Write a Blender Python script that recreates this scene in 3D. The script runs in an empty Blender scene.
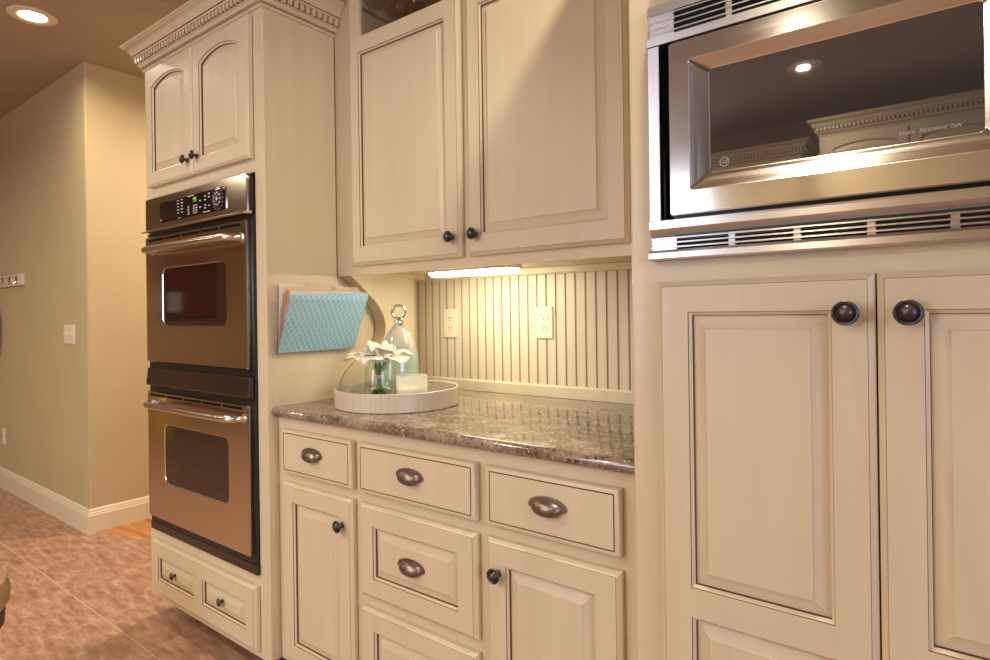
import bpy, bmesh, math, random
from mathutils import Vector, Matrix
random.seed(7)
sc = bpy.context.scene
C = sc.collection
PI = math.pi

# ------------------------------------------------------------------ materials
def nodes(name):
    m = bpy.data.materials.new(name); m.use_nodes = True
    nt = m.node_tree
    return m, nt, nt.nodes['Principled BSDF']
def N(nt, t, **k):
    n = nt.nodes.new(t)
    for a, b in k.items():
        if a in n.inputs: n.inputs[a].default_value = b
        else: setattr(n, a, b)
    return n
def L(nt, a, b): nt.links.new(a, b)
def plain(name, col, rough=.5, metal=0, spec=.5, **k):
    m, nt, b = nodes(name)
    b.inputs['Base Color'].default_value = (*col, 1); b.inputs['Roughness'].default_value = rough
    b.inputs['Metallic'].default_value = metal; b.inputs['Specular IOR Level'].default_value = spec
    for a, v in k.items(): b.inputs[a].default_value = v
    return m
def noisy(name, c1, c2, scale=(8, 8, 8), rough=.5, detail=4, metal=0, bump=0, spec=.5, lo=.35, hi=.65, bscale=None):
    m, nt, b = nodes(name)
    tc = N(nt, 'ShaderNodeTexCoord'); mp = N(nt, 'ShaderNodeMapping'); mp.inputs['Scale'].default_value = scale
    nz = N(nt, 'ShaderNodeTexNoise'); nz.inputs['Scale'].default_value = 1; nz.inputs['Detail'].default_value = detail
    rp = N(nt, 'ShaderNodeValToRGB')
    rp.color_ramp.elements[0].position = lo; rp.color_ramp.elements[1].position = hi
    rp.color_ramp.elements[0].color = (*c1, 1); rp.color_ramp.elements[1].color = (*c2, 1)
    L(nt, tc.outputs['Object'], mp.inputs['Vector']); L(nt, mp.outputs[0], nz.inputs['Vector'])
    L(nt, nz.outputs['Fac'], rp.inputs['Fac']); L(nt, rp.outputs['Color'], b.inputs['Base Color'])
    b.inputs['Roughness'].default_value = rough; b.inputs['Metallic'].default_value = metal
    b.inputs['Specular IOR Level'].default_value = spec
    if bump:
        n2 = N(nt, 'ShaderNodeTexNoise'); n2.inputs['Scale'].default_value = 1; n2.inputs['Detail'].default_value = 3
        m2 = N(nt, 'ShaderNodeMapping'); m2.inputs['Scale'].default_value = bscale or scale
        L(nt, tc.outputs['Object'], m2.inputs['Vector']); L(nt, m2.outputs[0], n2.inputs['Vector'])
        bp = N(nt, 'ShaderNodeBump'); bp.inputs['Strength'].default_value = bump; bp.inputs['Distance'].default_value = .002
        L(nt, n2.outputs['Fac'], bp.inputs['Height']); L(nt, bp.outputs[0], b.inputs['Normal'])
    return m
def emit(name, col, s):
    m, nt, b = nodes(name)
    b.inputs['Base Color'].default_value = (*col, 1)
    b.inputs['Emission Color'].default_value = (*col, 1); b.inputs['Emission Strength'].default_value = s
    return m
def thin_glass(name, tint=(1, 1, 1), rough=.02, refl=1.0):
    m, nt, b = nodes(name); nt.nodes.remove(b)
    out = nt.nodes['Material Output']
    tr = N(nt, 'ShaderNodeBsdfTransparent'); tr.inputs['Color'].default_value = (*tint, 1)
    gl = N(nt, 'ShaderNodeBsdfGlossy'); gl.inputs['Roughness'].default_value = rough
    fr = N(nt, 'ShaderNodeLayerWeight'); fr.inputs['Blend'].default_value = .5     # same seen from either side of the wall
    mx = N(nt, 'ShaderNodeMixShader')
    pw = N(nt, 'ShaderNodeMath', operation='POWER'); pw.inputs[1].default_value = 4
    mt = N(nt, 'ShaderNodeMath', operation='MULTIPLY_ADD'); mt.inputs[1].default_value = .55 * refl; mt.inputs[2].default_value = .045 * refl
    L(nt, fr.outputs['Facing'], pw.inputs[0]); L(nt, pw.outputs[0], mt.inputs[0]); L(nt, mt.outputs[0], mx.inputs['Fac'])
    L(nt, tr.outputs[0], mx.inputs[1]); L(nt, gl.outputs[0], mx.inputs[2]); L(nt, mx.outputs[0], out.inputs['Surface'])
    return m

CREAM1, CREAM2 = (.67, .552, .372), (.70, .582, .397)
M = {}
M['cream'] = noisy('cream glazed paint', CREAM1, CREAM2, scale=(22, 22, 1.6), rough=.38, detail=5)
M['glaze'] = plain('dark glaze in grooves', (.15, .062, .034), .6, 0, .3)
M['glaze_soft'] = plain('thin brown glaze', (.30, .185, .10), .5)
M['bead'] = noisy('beadboard paint', (.63, .545, .40), (.69, .60, .45), scale=(18, 18, 1.4), rough=.45)
M['beadgroove'] = plain('beadboard groove glaze', (.36, .25, .165), .7, 0, .2)
M['wall'] = noisy('tan wall paint', (.48, .375, .215), (.50, .39, .225), scale=(3, 3, 3), rough=.7, bump=.25, bscale=(160, 160, 160))
M['wall_brown'] = noisy('brown wall for oven reflection', (.36, .23, .105), (.38, .245, .115), scale=(3, 3, 3), rough=.7)  # brown made up so the oven steel mirrors a golden far wall
M['ceil'] = noisy('brown ceiling paint', (.36, .29, .21), (.38, .305, .22), scale=(3, 3, 3), rough=.85)
M['white'] = plain('cream white trim', (.72, .62, .46), .4)
M['ivory'] = plain('ivory plastic', (.74, .68, .52), .35)
M['dark'] = plain('black', (.010, .009, .009), .35)
M['slot'] = plain('matt black slot', (.006, .005, .005), .9, 0, .1)
M['grille_dark'] = plain('dark grey vent', (.035, .032, .032), .7, 0, .3)
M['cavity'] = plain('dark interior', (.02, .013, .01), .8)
M['interior'] = plain('brown cabinet interior', (.64, .51, .35), .6)
M['knob'] = noisy('oil rubbed bronze', (.045, .040, .040), (.125, .108, .105), scale=(60, 60, 60), rough=.34, metal=.75)
M['pewter'] = noisy('aged pewter', (.17, .125, .095), (.30, .235, .19), scale=(45, 45, 45), rough=.36, metal=.9)
M['chrome'] = plain('silver metal', (.75, .72, .68), .18, 1)
def steel(name, col, rough, scale, an=.8):
    m, nt, b = nodes(name)
    b.inputs['Base Color'].default_value = (*col, 1); b.inputs['Metallic'].default_value = 1
    tc = N(nt, 'ShaderNodeTexCoord'); mp = N(nt, 'ShaderNodeMapping'); mp.inputs['Scale'].default_value = scale
    nz = N(nt, 'ShaderNodeTexNoise'); nz.inputs['Scale'].default_value = 1; nz.inputs['Detail'].default_value = 3
    mr = N(nt, 'ShaderNodeMapRange'); mr.inputs['To Min'].default_value = rough - .06; mr.inputs['To Max'].default_value = rough + .08
    L(nt, tc.outputs['Object'], mp.inputs['Vector']); L(nt, mp.outputs[0], nz.inputs['Vector'])
    L(nt, nz.outputs['Fac'], mr.inputs['Value']); L(nt, mr.outputs[0], b.inputs['Roughness'])
    tg = N(nt, 'ShaderNodeTangent', direction_type='RADIAL', axis='Z'); L(nt, tg.outputs[0], b.inputs['Tangent'])
    b.inputs['Anisotropic'].default_value = an; b.inputs['Anisotropic Rotation'].default_value = .25
    bp = N(nt, 'ShaderNodeBump'); bp.inputs['Strength'].default_value = .015; bp.inputs['Distance'].default_value = .001
    L(nt, nz.outputs['Fac'], bp.inputs['Height']); L(nt, bp.outputs[0], b.inputs['Normal'])
    return m
M['steel'] = steel('brushed stainless steel', (.53, .49, .445), .13, (4, 4, 500), .5)
M['oven_steel'] = steel('warm brushed oven steel', (.62, .545, .455), .15, (4, 4, 500), 0)
M['steel_light'] = steel('satin aluminium trim', (.64, .61, .60), .30, (4, 4, 500))
M['handle'] = plain('satin steel handle', (.72, .63, .54), .24, 1)
M['blackglass'] = plain('black glass', (.012, .009, .008), .04, 0, .6)
M['ovenglass'] = plain('dark brown oven glass', (.022, .010, .007), .05, 0, .9)
M['mwglass'] = plain('smoked microwave glass', (.055, .047, .042), .015, 0, .8, **{'Coat Weight': 1.0, 'Coat IOR': 2.0, 'Coat Roughness': .012})
M['darkbrown'] = plain('dark brown enamel', (.028, .014, .011), .25)
M['legend'] = plain('printed legend', (.62, .60, .58), .5)
M['printgrey'] = plain('grey print on glass', (.50, .49, .48), .5)
M['green_digit'] = emit('green clock digits', (.30, .55, .05), 1.0)
M['can'] = emit('lit lamp lens', (1, .90, .74), 22)
M['tube'] = emit('lit tube diffuser', (1, .95, .70), 36)
M['glass'] = plain('clear glass', (1, 1, 1), .02, 0, .5, **{'Transmission Weight': 1.0, 'IOR': 1.45})
M['thin'] = thin_glass('thin clear glass', (.97, .98, .97))
M['stemware'] = thin_glass('clear stemware glass', (.985, .985, .98), .02, .9)
M['paneglass'] = thin_glass('cabinet pane glass', (.95, .94, .92), .02, .8)
M['acrylic'] = thin_glass('clear acrylic', (.975, .985, .985), .05, .8)
M['windowglass'] = thin_glass('window glass', (.96, .98, 1))
def frost():
    m, nt, b = nodes('frosted glass'); out = nt.nodes['Material Output']
    b.inputs['Base Color'].default_value = (.90, .90, .87, 1); b.inputs['Roughness'].default_value = .3
    tl = N(nt, 'ShaderNodeBsdfTranslucent'); tl.inputs['Color'].default_value = (.94, .94, .91, 1)
    tr = N(nt, 'ShaderNodeBsdfTransparent'); tr.inputs['Color'].default_value = (.985, .985, .97, 1)
    m1 = N(nt, 'ShaderNodeMixShader'); m1.inputs['Fac'].default_value = .5; m2 = N(nt, 'ShaderNodeMixShader'); m2.inputs['Fac'].default_value = .66
    L(nt, b.outputs[0], m1.inputs[1]); L(nt, tl.outputs[0], m1.inputs[2]); L(nt, m1.outputs[0], m2.inputs[1]); L(nt, tr.outputs[0], m2.inputs[2]); L(nt, m2.outputs[0], out.inputs['Surface'])
    return m
M['frosted'] = frost()
M['jar'] = thin_glass('pale jar glass', (.955, .975, .965), .03, 1.0)
M['wax'] = plain('ivory wax', (.88, .76, .56), .45, 0, .4)
M['petal'] = plain('white petals', (.86, .80, .68), .55)
M['spadix'] = plain('yellow spadix', (.70, .50, .10), .6)
M['stem'] = noisy('green stems', (.10, .25, .07), (.20, .40, .13), scale=(60, 60, 12), rough=.45)
M['tie'] = plain('pale raffia tie', (.66, .50, .38), .7)
M['water'] = plain('water', (.95, 1, .97), .0, 0, .5, **{'Transmission Weight': 1.0, 'IOR': 1.33})
M['red_cloth'] = noisy('dark red cloth', (.16, .022, .014), (.24, .035, .02), scale=(20, 20, 8), rough=.9)
M['tan_fabric'] = noisy('tan upholstery', (.48, .33, .18), (.55, .39, .22), scale=(40, 40, 40), rough=.85)
M['grey_fabric'] = plain('dark grey base', (.07, .065, .07), .7)
M['manila'] = plain('manila card', (.74, .60, .40), .7)
M['pink'] = plain('pale pink card', (.80, .50, .45), .6)
M['orange'] = plain('orange card', (.72, .20, .06), .6)
M['paper'] = plain('white paper', (.82, .78, .72), .7)
M['bright_sky'] = None

def granite():
    m, nt, b = nodes('speckled brown granite')
    tc = N(nt, 'ShaderNodeTexCoord')
    mp = N(nt, 'ShaderNodeMapping'); mp.inputs['Scale'].default_value = (13, 24, 24)
    n1 = N(nt, 'ShaderNodeTexNoise'); n1.inputs['Scale'].default_value = 1; n1.inputs['Detail'].default_value = 7; n1.inputs['Roughness'].default_value = .7
    n1.inputs['Distortion'].default_value = .6
    r1 = N(nt, 'ShaderNodeValToRGB'); cr = r1.color_ramp
    cr.elements[0].position = .30; cr.elements[0].color = (.055, .038, .031, 1)
    cr.elements[1].position = .74; cr.elements[1].color = (.47, .36, .255, 1)
    for p, c in ((.40, (.16, .115, .084, 1)), (.50, (.25, .185, .132, 1)), (.60, (.35, .25, .175, 1))):
        e = cr.elements.new(p); e.color = c
    n2 = N(nt, 'ShaderNodeTexNoise'); n2.inputs['Scale'].default_value = 120; n2.inputs['Detail'].default_value = 3
    r2 = N(nt, 'ShaderNodeValToRGB'); r2.color_ramp.elements[0].position = .60; r2.color_ramp.elements[1].position = .66
    n3 = N(nt, 'ShaderNodeTexNoise'); n3.inputs['Scale'].default_value = 95; n3.inputs['Detail'].default_value = 2
    r3 = N(nt, 'ShaderNodeValToRGB'); r3.color_ramp.elements[0].position = .62; r3.color_ramp.elements[1].position = .69
    mx = N(nt, 'ShaderNodeMix', data_type='RGBA'); mx.inputs[7].default_value = (.028, .016, .015, 1)
    mx2 = N(nt, 'ShaderNodeMix', data_type='RGBA'); mx2.inputs[7].default_value = (.60, .46, .37, 1)
    off = N(nt, 'ShaderNodeVectorMath', operation='ADD'); off.inputs[1].default_value = (3.1, 1.7, 5.3)
    L(nt, tc.outputs['Object'], mp.inputs['Vector']); L(nt, mp.outputs[0], n1.inputs['Vector'])
    L(nt, tc.outputs['Object'], n2.inputs['Vector']); L(nt, tc.outputs['Object'], off.inputs[0]); L(nt, off.outputs[0], n3.inputs['Vector'])
    L(nt, n1.outputs['Fac'], r1.inputs['Fac']); L(nt, n2.outputs['Fac'], r2.inputs['Fac']); L(nt, n3.outputs['Fac'], r3.inputs['Fac'])
    L(nt, r1.outputs[0], mx.inputs[6]); L(nt, r2.outputs[0], mx.inputs[0])
    L(nt, mx.outputs[2], mx2.inputs[6]); L(nt, r3.outputs[0], mx2.inputs[0])
    L(nt, mx2.outputs[2], b.inputs['Base Color'])
    b.inputs['Roughness'].default_value = .09; b.inputs['Specular IOR Level'].default_value = .75
    return m
M['granite'] = granite()

def tile():
    m, nt, b = nodes('terracotta stone tile')
    tc = N(nt, 'ShaderNodeTexCoord')
    mp = N(nt, 'ShaderNodeMapping'); mp.inputs['Location'].default_value = (2.735, -.965, 0)
    br = N(nt, 'ShaderNodeTexBrick', offset=0, offset_frequency=1, squash=1)
    br.inputs['Scale'].default_value = 1; br.inputs['Mortar Size'].default_value = .0028; br.inputs['Mortar Smooth'].default_value = .2
    br.inputs['Brick Width'].default_value = .405; br.inputs['Row Height'].default_value = .405; br.inputs['Bias'].default_value = 0
    br.inputs['Color1'].default_value = (0, 0, 0, 1); br.inputs['Color2'].default_value = (.5, .5, .5, 1); br.inputs['Mortar'].default_value = (1, 1, 1, 1)
    m2 = N(nt, 'ShaderNodeMapping'); m2.inputs['Scale'].default_value = (9, 30, 1); m2.inputs['Rotation'].default_value = (0, 0, .45)
    n1 = N(nt, 'ShaderNodeTexNoise'); n1.inputs['Scale'].default_value = 1; n1.inputs['Detail'].default_value = 8; n1.inputs['Roughness'].default_value = .68; n1.inputs['Distortion'].default_value = .35
    r1 = N(nt, 'ShaderNodeValToRGB'); cr = r1.color_ramp
    cr.elements[0].position = .28; cr.elements[0].color = (.21, .10, .063, 1)
    cr.elements[1].position = .72; cr.elements[1].color = (.60, .41, .29, 1)
    for p, c in ((.43, (.33, .175, .113, 1)), (.55, (.43, .245, .163, 1))):
        e = cr.elements.new(p); e.color = c
    mx = N(nt, 'ShaderNodeMix', data_type='RGBA'); mx.inputs[7].default_value = (.50, .37, .26, 1)
    L(nt, tc.outputs['Object'], mp.inputs['Vector']); L(nt, mp.outputs[0], br.inputs['Vector'])
    L(nt, tc.outputs['Object'], m2.inputs['Vector']); L(nt, m2.outputs[0], n1.inputs['Vector'])
    L(nt, n1.outputs['Fac'], r1.inputs['Fac'])
    L(nt, r1.outputs[0], mx.inputs[6]); L(nt, br.outputs['Fac'], mx.inputs[0]); L(nt, mx.outputs[2], b.inputs['Base Color'])
    bp = N(nt, 'ShaderNodeBump', invert=True); bp.inputs['Strength'].default_value = .35; bp.inputs['Distance'].default_value = .002
    L(nt, br.outputs['Fac'], bp.inputs['Height']); L(nt, bp.outputs[0], b.inputs['Normal'])
    b.inputs['Roughness'].default_value = .33
    return m
M['tile'] = tile()
M['wood'] = noisy('orange hardwood', (.36, .13, .038), (.56, .25, .085), scale=(3, 30, 3), rough=.3, detail=6)

def folder_blue():
    m, nt, b = nodes('aqua lattice card')
    tc = N(nt, 'ShaderNodeTexCoord'); sp = N(nt, 'ShaderNodeSeparateXYZ'); L(nt, tc.outputs['Object'], sp.inputs[0])
    def mm(op, a, b_):
        n = N(nt, 'ShaderNodeMath', operation=op)
        for i, v in enumerate((a, b_)):
            if v is None: continue
            if hasattr(v, 'links'): L(nt, v, n.inputs[i])
            else: n.inputs[i].default_value = v
        return n.outputs[0]
    y, z = sp.outputs['Y'], sp.outputs['Z']
    s1 = mm('ABSOLUTE', mm('SINE', mm('MULTIPLY', mm('ADD', y, mm('MULTIPLY', z, .75)), 150), None), None)
    s2 = mm('ABSOLUTE', mm('SINE', mm('MULTIPLY', mm('SUBTRACT', y, mm('MULTIPLY', z, .75)), 150), None), None)
    f = mm('LESS_THAN', mm('MINIMUM', s1, s2), .30)
    mx = N(nt, 'ShaderNodeMix', data_type='RGBA'); mx.inputs[6].default_value = (.33, .60, .76, 1); mx.inputs[7].default_value = (.52, .76, .86, 1)
    L(nt, f, mx.inputs[0]); L(nt, mx.outputs[2], b.inputs['Base Color']); b.inputs['Roughness'].default_value = .35
    return m
M['folder_blue'] = folder_blue()

def tray_mat():
    m, nt, b = nodes('inlaid bone tray')
    tc = N(nt, 'ShaderNodeTexCoord'); sp = N(nt, 'ShaderNodeSeparateXYZ'); L(nt, tc.outputs['Object'], sp.inputs[0])
    at = N(nt, 'ShaderNodeMath', operation='ARCTAN2'); L(nt, sp.outputs['Y'], at.inputs[0]); L(nt, sp.outputs['X'], at.inputs[1])
    ml = N(nt, 'ShaderNodeMath', operation='MULTIPLY'); L(nt, at.outputs[0], ml.inputs[0]); ml.inputs[1].default_value = 34
    cb = N(nt, 'ShaderNodeCombineXYZ'); L(nt, ml.outputs[0], cb.inputs[0])
    wn = N(nt, 'ShaderNodeTexNoise'); wn.inputs['Scale'].default_value = 1.6; wn.inputs['Detail'].default_value = 4; L(nt, cb.outputs[0], wn.inputs['Vector'])
    rp = N(nt, 'ShaderNodeValToRGB'); rp.color_ramp.elements[0].position = .3; rp.color_ramp.elements[1].position = .62
    rp.color_ramp.elements[0].color = (.52, .43, .34, 1); rp.color_ramp.elements[1].color = (.68, .59, .48, 1)
    L(nt, wn.outputs['Fac'], rp.inputs['Fac']); L(nt, rp.outputs[0], b.inputs['Base Color']); b.inputs['Roughness'].default_value = .25
    return m
M['tray'] = tray_mat()

def mercury():
    # silvered at the top, clear aqua towards the foot
    m, nt, b = nodes('silvered bell glass'); out = nt.nodes['Material Output']
    tc = N(nt, 'ShaderNodeTexCoord'); sp = N(nt, 'ShaderNodeSeparateXYZ'); L(nt, tc.outputs['Object'], sp.inputs[0])
    mr = N(nt, 'ShaderNodeMapRange'); mr.inputs['From Min'].default_value = .09; mr.inputs['From Max'].default_value = .22
    mr.inputs['To Min'].default_value = .30; mr.inputs['To Max'].default_value = .62; L(nt, sp.outputs['Z'], mr.inputs['Value'])
    rp = N(nt, 'ShaderNodeValToRGB'); rp.color_ramp.elements[0].color = (.52, .70, .68, 1); rp.color_ramp.elements[1].color = (.74, .62, .50, 1)
    rp.color_ramp.elements[0].position = .3; rp.color_ramp.elements[1].position = .62
    L(nt, mr.outputs[0], rp.inputs['Fac']); L(nt, rp.outputs[0], b.inputs['Base Color'])
    b.inputs['Roughness'].default_value = .12; b.inputs['Metallic'].default_value = .35
    tr = N(nt, 'ShaderNodeBsdfTransparent'); tr.inputs['Color'].default_value = (.84, .95, .94, 1)
    mx = N(nt, 'ShaderNodeMixShader'); L(nt, mr.outputs[0], mx.inputs['Fac']); L(nt, tr.outputs[0], mx.inputs[1]); L(nt, b.outputs[0], mx.inputs[2])
    L(nt, mx.outputs[0], out.inputs['Surface'])
    return m
M['mercury'] = mercury()

# ------------------------------------------------------------------ mesh builder
class MB:
    def __init__(s): s.v = []; s.f = []; s.m = []; s.mats = []
    def mi(s, mat):
        if mat not in s.mats: s.mats.append(mat)
        return s.mats.index(mat)
    def add(s, vs, fs, mat):
        b = len(s.v); k = s.mi(mat); s.v += [tuple(p) for p in vs]
        for f in fs: s.f.append(tuple(b + i for i in f)); s.m.append(k)
    def box(s, x0, x1, y0, y1, z0, z1, mat):
        v = [(x, y, z) for z in (z0, z1) for y in (y0, y1) for x in (x0, x1)]
        s.add(v, [(0, 2, 3, 1), (4, 5, 7, 6), (0, 1, 5, 4), (2, 6, 7, 3), (0, 4, 6, 2), (1, 3, 7, 5)], mat); return s
    def bridge(s, a, b, mat, closed=True):
        n = len(a); fs = []
        for i in range(n if closed else n - 1):
            j = (i + 1) % n; fs.append((i, j, n + j, n + i))
        s.add(list(a) + list(b), fs, mat)
    def cap(s, a, mat, flip=False):
        s.add(a, [tuple(range(len(a)))[::-1] if flip else tuple(range(len(a)))], mat)
    def prism(s, poly, fn, a, b, mat, caps=True):
        A = [fn(p, a) for p in poly]; B = [fn(p, b) for p in poly]
        s.bridge(A, B, mat)
        if caps: s.cap(A, mat, True); s.cap(B, mat)
        return s
    def tube(s, path, r, mat, n=12, caps=True):
        path = [Vector(p) for p in path]; rings = []
        rr = r if isinstance(r, (list, tuple)) else [r] * len(path)
        t0 = (path[1] - path[0]).normalized(); up = Vector((0, 0, 1)) if abs(t0.z) < .9 else Vector((1, 0, 0))
        nrm = t0.cross(up).normalized()
        for i, p in enumerate(path):
            t = (path[min(i + 1, len(path) - 1)] - path[max(i - 1, 0)]).normalized()
            nrm = (nrm - t * nrm.dot(t)).normalized(); bn = t.cross(nrm)
            rings.append([tuple(p + (nrm * math.cos(2 * PI * k / n) + bn * math.sin(2 * PI * k / n)) * rr[i]) for k in range(n)])
        for a, b in zip(rings, rings[1:]): s.bridge(a, b, mat)
        if caps: s.cap(rings[0], mat, True); s.cap(rings[-1], mat)
        return s
    def lathe(s, prof, o, axis, mat, n=32, sx=1, caps=True):
        o = Vector(o); ax = Vector(axis).normalized()
        u = ax.cross(Vector((0, 0, 1)) if abs(ax.z) < .9 else Vector((1, 0, 0))).normalized(); w = ax.cross(u)
        rings = [[tuple(o + ax * h + (u * math.cos(2 * PI * k / n) + w * math.sin(2 * PI * k / n)) * max(r, 1e-5)) for k in range(n)] for r, h in prof]
        for a, b in zip(rings, rings[1:]): s.bridge(a, b, mat)
        if caps:
            s.cap(rings[0], mat, True); s.cap(rings[-1], mat)
        return s
    def torus(s, o, axis, R, r, mat, n=40, k=10):
        o = Vector(o); ax = Vector(axis).normalized()
        u = ax.cross(Vector((0, 0, 1)) if abs(ax.z) < .9 else Vector((1, 0, 0))).normalized(); w = ax.cross(u)
        rings = []
        for i in range(n):
            d = u * math.cos(2 * PI * i / n) + w * math.sin(2 * PI * i / n)
            rings.append([tuple(o + d * (R + r * math.cos(2 * PI * j / k)) + ax * r * math.sin(2 * PI * j / k)) for j in range(k)])
        for i in range(n): s.bridge(rings[i], rings[(i + 1) % n], mat)
        return s

def wloc(p): return Vector(p['_w']) if p is not None and '_w' in p.keys() else Vector((0, 0, 0))
def obj(name, mb, parent=None, loc=None, bevel=0, label=None, smooth=True, angle=35):
    """link one mesh object; vertices are given in world metres"""
    pl = wloc(parent)
    o0 = Vector(loc) if loc is not None else pl
    me = bpy.data.meshes.new(name)
    me.from_pydata([tuple(Vector(p) - o0) for p in mb.v], [], mb.f)
    for mt in mb.mats: me.materials.append(mt)
    me.polygons.foreach_set('material_index', mb.m)
    bm = bmesh.new(); bm.from_mesh(me)
    bmesh.ops.remove_doubles(bm, verts=bm.verts, dist=1e-5)
    bmesh.ops.recalc_face_normals(bm, faces=bm.faces)
    bm.to_mesh(me); bm.free()
    if smooth:
        me.polygons.foreach_set('use_smooth', [True] * len(me.polygons)); me.set_sharp_from_angle(angle=math.radians(angle))
    o = bpy.data.objects.new(name, me); C.objects.link(o)
    o['_w'] = list(o0); o.location = o0 - pl
    if parent is not None: o.parent = parent
    if bevel:
        b = o.modifiers.new('bevel', 'BEVEL'); b.width = bevel; b.segments = 2; b.limit_method = 'ANGLE'; b.angle_limit = math.radians(40); b.harden_normals = True
    if label: o['label'] = label
    return o
def thing(name, label, cat, loc=(0, 0, 0), group=None):
    o = bpy.data.objects.new(name, None); C.objects.link(o); o.empty_display_size = .05
    o.location = loc; o['_w'] = list(loc); o['label'] = label; o['category'] = cat
    if group: o['group'] = group
    return o
def tag(o, label, cat, group=None):
    o['label'] = label; o['category'] = cat
    if group: o['group'] = group
    return o
def struct(name, mb, label=None, bevel=0, smooth=True):
    o = obj(name, mb, bevel=bevel, smooth=smooth); o['kind'] = 'structure'
    if label: o['label'] = label
    return o
def dup(root, loc, label=None):
    r = root.copy(); C.objects.link(r); r.location = loc; r['_w'] = list(loc)
    if label: r['label'] = label
    for ch in list(root.children):
        c = ch.copy(); C.objects.link(c); c.parent = r
        for g in ch.children:
            d = g.copy(); C.objects.link(d); d.parent = c
    return r
def text_mesh(mb, body, size, fn, mat, shear=0, extrude=.0003, spacing=1.0):
    cu = bpy.data.curves.new('t', 'FONT'); cu.body = body; cu.size = size; cu.extrude = extrude; cu.shear = shear
    cu.align_x = 'CENTER'; cu.align_y = 'CENTER'; cu.space_character = spacing; cu.resolution_u = 3
    to = bpy.data.objects.new('t', cu); C.objects.link(to)
    bpy.context.view_layer.update()
    me = bpy.data.meshes.new_from_object(to.evaluated_get(bpy.context.evaluated_depsgraph_get()))
    mb.add([fn(v.co) for v in me.vertices], [tuple(p.vertices) for p in me.polygons], mat)
    bpy.data.objects.remove(to); bpy.data.curves.remove(cu); bpy.data.meshes.remove(me)

# ------------------------------------------------------------------ joinery
TOPN = 17
def ring(x0, x1, z0, z1, y, rise=0):
    """rectangle in the plane y, its top edge sampled and raised to an arch of height rise above z1"""
    pts = [(x0, y, z0), (x1, y, z0)]
    for i in range(TOPN):
        t = i / (TOPN - 1); x = x1 + (x0 - x1) * t
        u = 2 * t - 1
        pts.append((x, y, z1 + rise * (1 - u * u) ** .85 if rise else z1))
    return pts
PROF = ((0, 0, None), (.0008, .0022, 'glaze'), (.0060, .0062, 'cream'), (.0070, .0120, 'glaze'), (.0095, .0120, 'cream'), (.0300, .0030, 'cream'), (.0312, .0012, 'cream'))
def raised_panel(mb, x0, x1, z0, z1, y, rise=0):
    prev = ring(x0, x1, z0, z1, y, rise)
    for ins, dep, mt in PROF[1:]:
        cur = ring(x0 + ins, x1 - ins, z0 + ins, z1 - ins, y + dep, rise)
        mb.bridge(prev, cur, M[mt]); prev = cur
    mb.cap(prev, M['cream'])
def front_slab(mb, x0, x1, z0, z1, yf, yb, holes, bev=.0092, bd=.0085):
    """door / drawer front: edge, bevelled rim, face with the given rectangular openings"""
    bk = ring(x0, x1, z0, z1, yb); ed = ring(x0, x1, z0, z1, yf + bd)
    e2 = ring(x0 + .0025, x1 - .0025, z0 + .0025, z1 - .0025, yf + bd * .75)
    fr = ring(x0 + bev, x1 - bev, z0 + bev, z1 - bev, yf + .0008); f2 = ring(x0 + bev + .001, x1 - bev - .001, z0 + bev + .001, z1 - bev - .001, yf)
    for a, b, mt in ((bk, ed, 'cream'), (ed, e2, 'cream'), (e2, fr, 'cream'), (fr, f2, 'glaze_soft')): mb.bridge(a, b, M[mt])
    ax, bx, az, bz = x0 + bev + .001, x1 - bev - .001, z0 + bev + .001, z1 - bev - .001
    xs = sorted({ax, bx, *[h[0] for h in holes], *[h[1] for h in holes]}); zs = sorted({az, bz, *[h[2] for h in holes], *[h[3] for h in holes]})
    for i in range(len(xs) - 1):
        for j in range(len(zs) - 1):
            cx, cz = (xs[i] + xs[i + 1]) / 2, (zs[j] + zs[j + 1]) / 2
            if any(h[0] < cx < h[1] and h[2] < cz < h[3] for h in holes): continue
            mb.add([(xs[i], yf, zs[j]), (xs[i + 1], yf, zs[j]), (xs[i + 1], yf, zs[j + 1]), (xs[i], yf, zs[j + 1])], [(0, 1, 2, 3)], M['cream'])
def panel_door(name, parent, x0, x1, z0, z1, yf, th=.02, panels=None, fw=.057, label=None):
    mb = MB(); ps = panels or [(x0 + fw, x1 - fw, z0 + fw, z1 - fw)]
    front_slab(mb, x0, x1, z0, z1, yf, yf + th, ps)
    for p in ps: raised_panel(mb, *p, yf)
    mb.cap(ring(x0, x1, z0, z1, yf + th), M['cream'])
    return obj(name, mb, parent, loc=((x0 + x1) / 2, yf, z0), label=label, angle=28)
def arch_door(name, parent, x0, x1, z0, z1, yf, th=.02, fw=.052, top=.082, rise=.031, label=None):
    mb = MB(); bev = .009
    bk = ring(x0, x1, z0, z1, yf + th); ed = ring(x0, x1, z0, z1, yf + .006)
    fr = ring(x0 + bev, x1 - bev, z0 + bev, z1 - bev, yf)
    op = ring(x0 + fw, x1 - fw, z0 + fw, z1 - top, yf, rise)
    mb.bridge(bk, ed, M['cream']); mb.bridge(ed, fr, M['cream']); mb.bridge(fr, op, M['cream']); mb.cap(bk, M['cream'])
    raised_panel(mb, x0 + fw, x1 - fw, z0 + fw, z1 - top, yf, rise)
    return obj(name, mb, parent, loc=((x0 + x1) / 2, yf, z0), label=label, angle=28)
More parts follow.
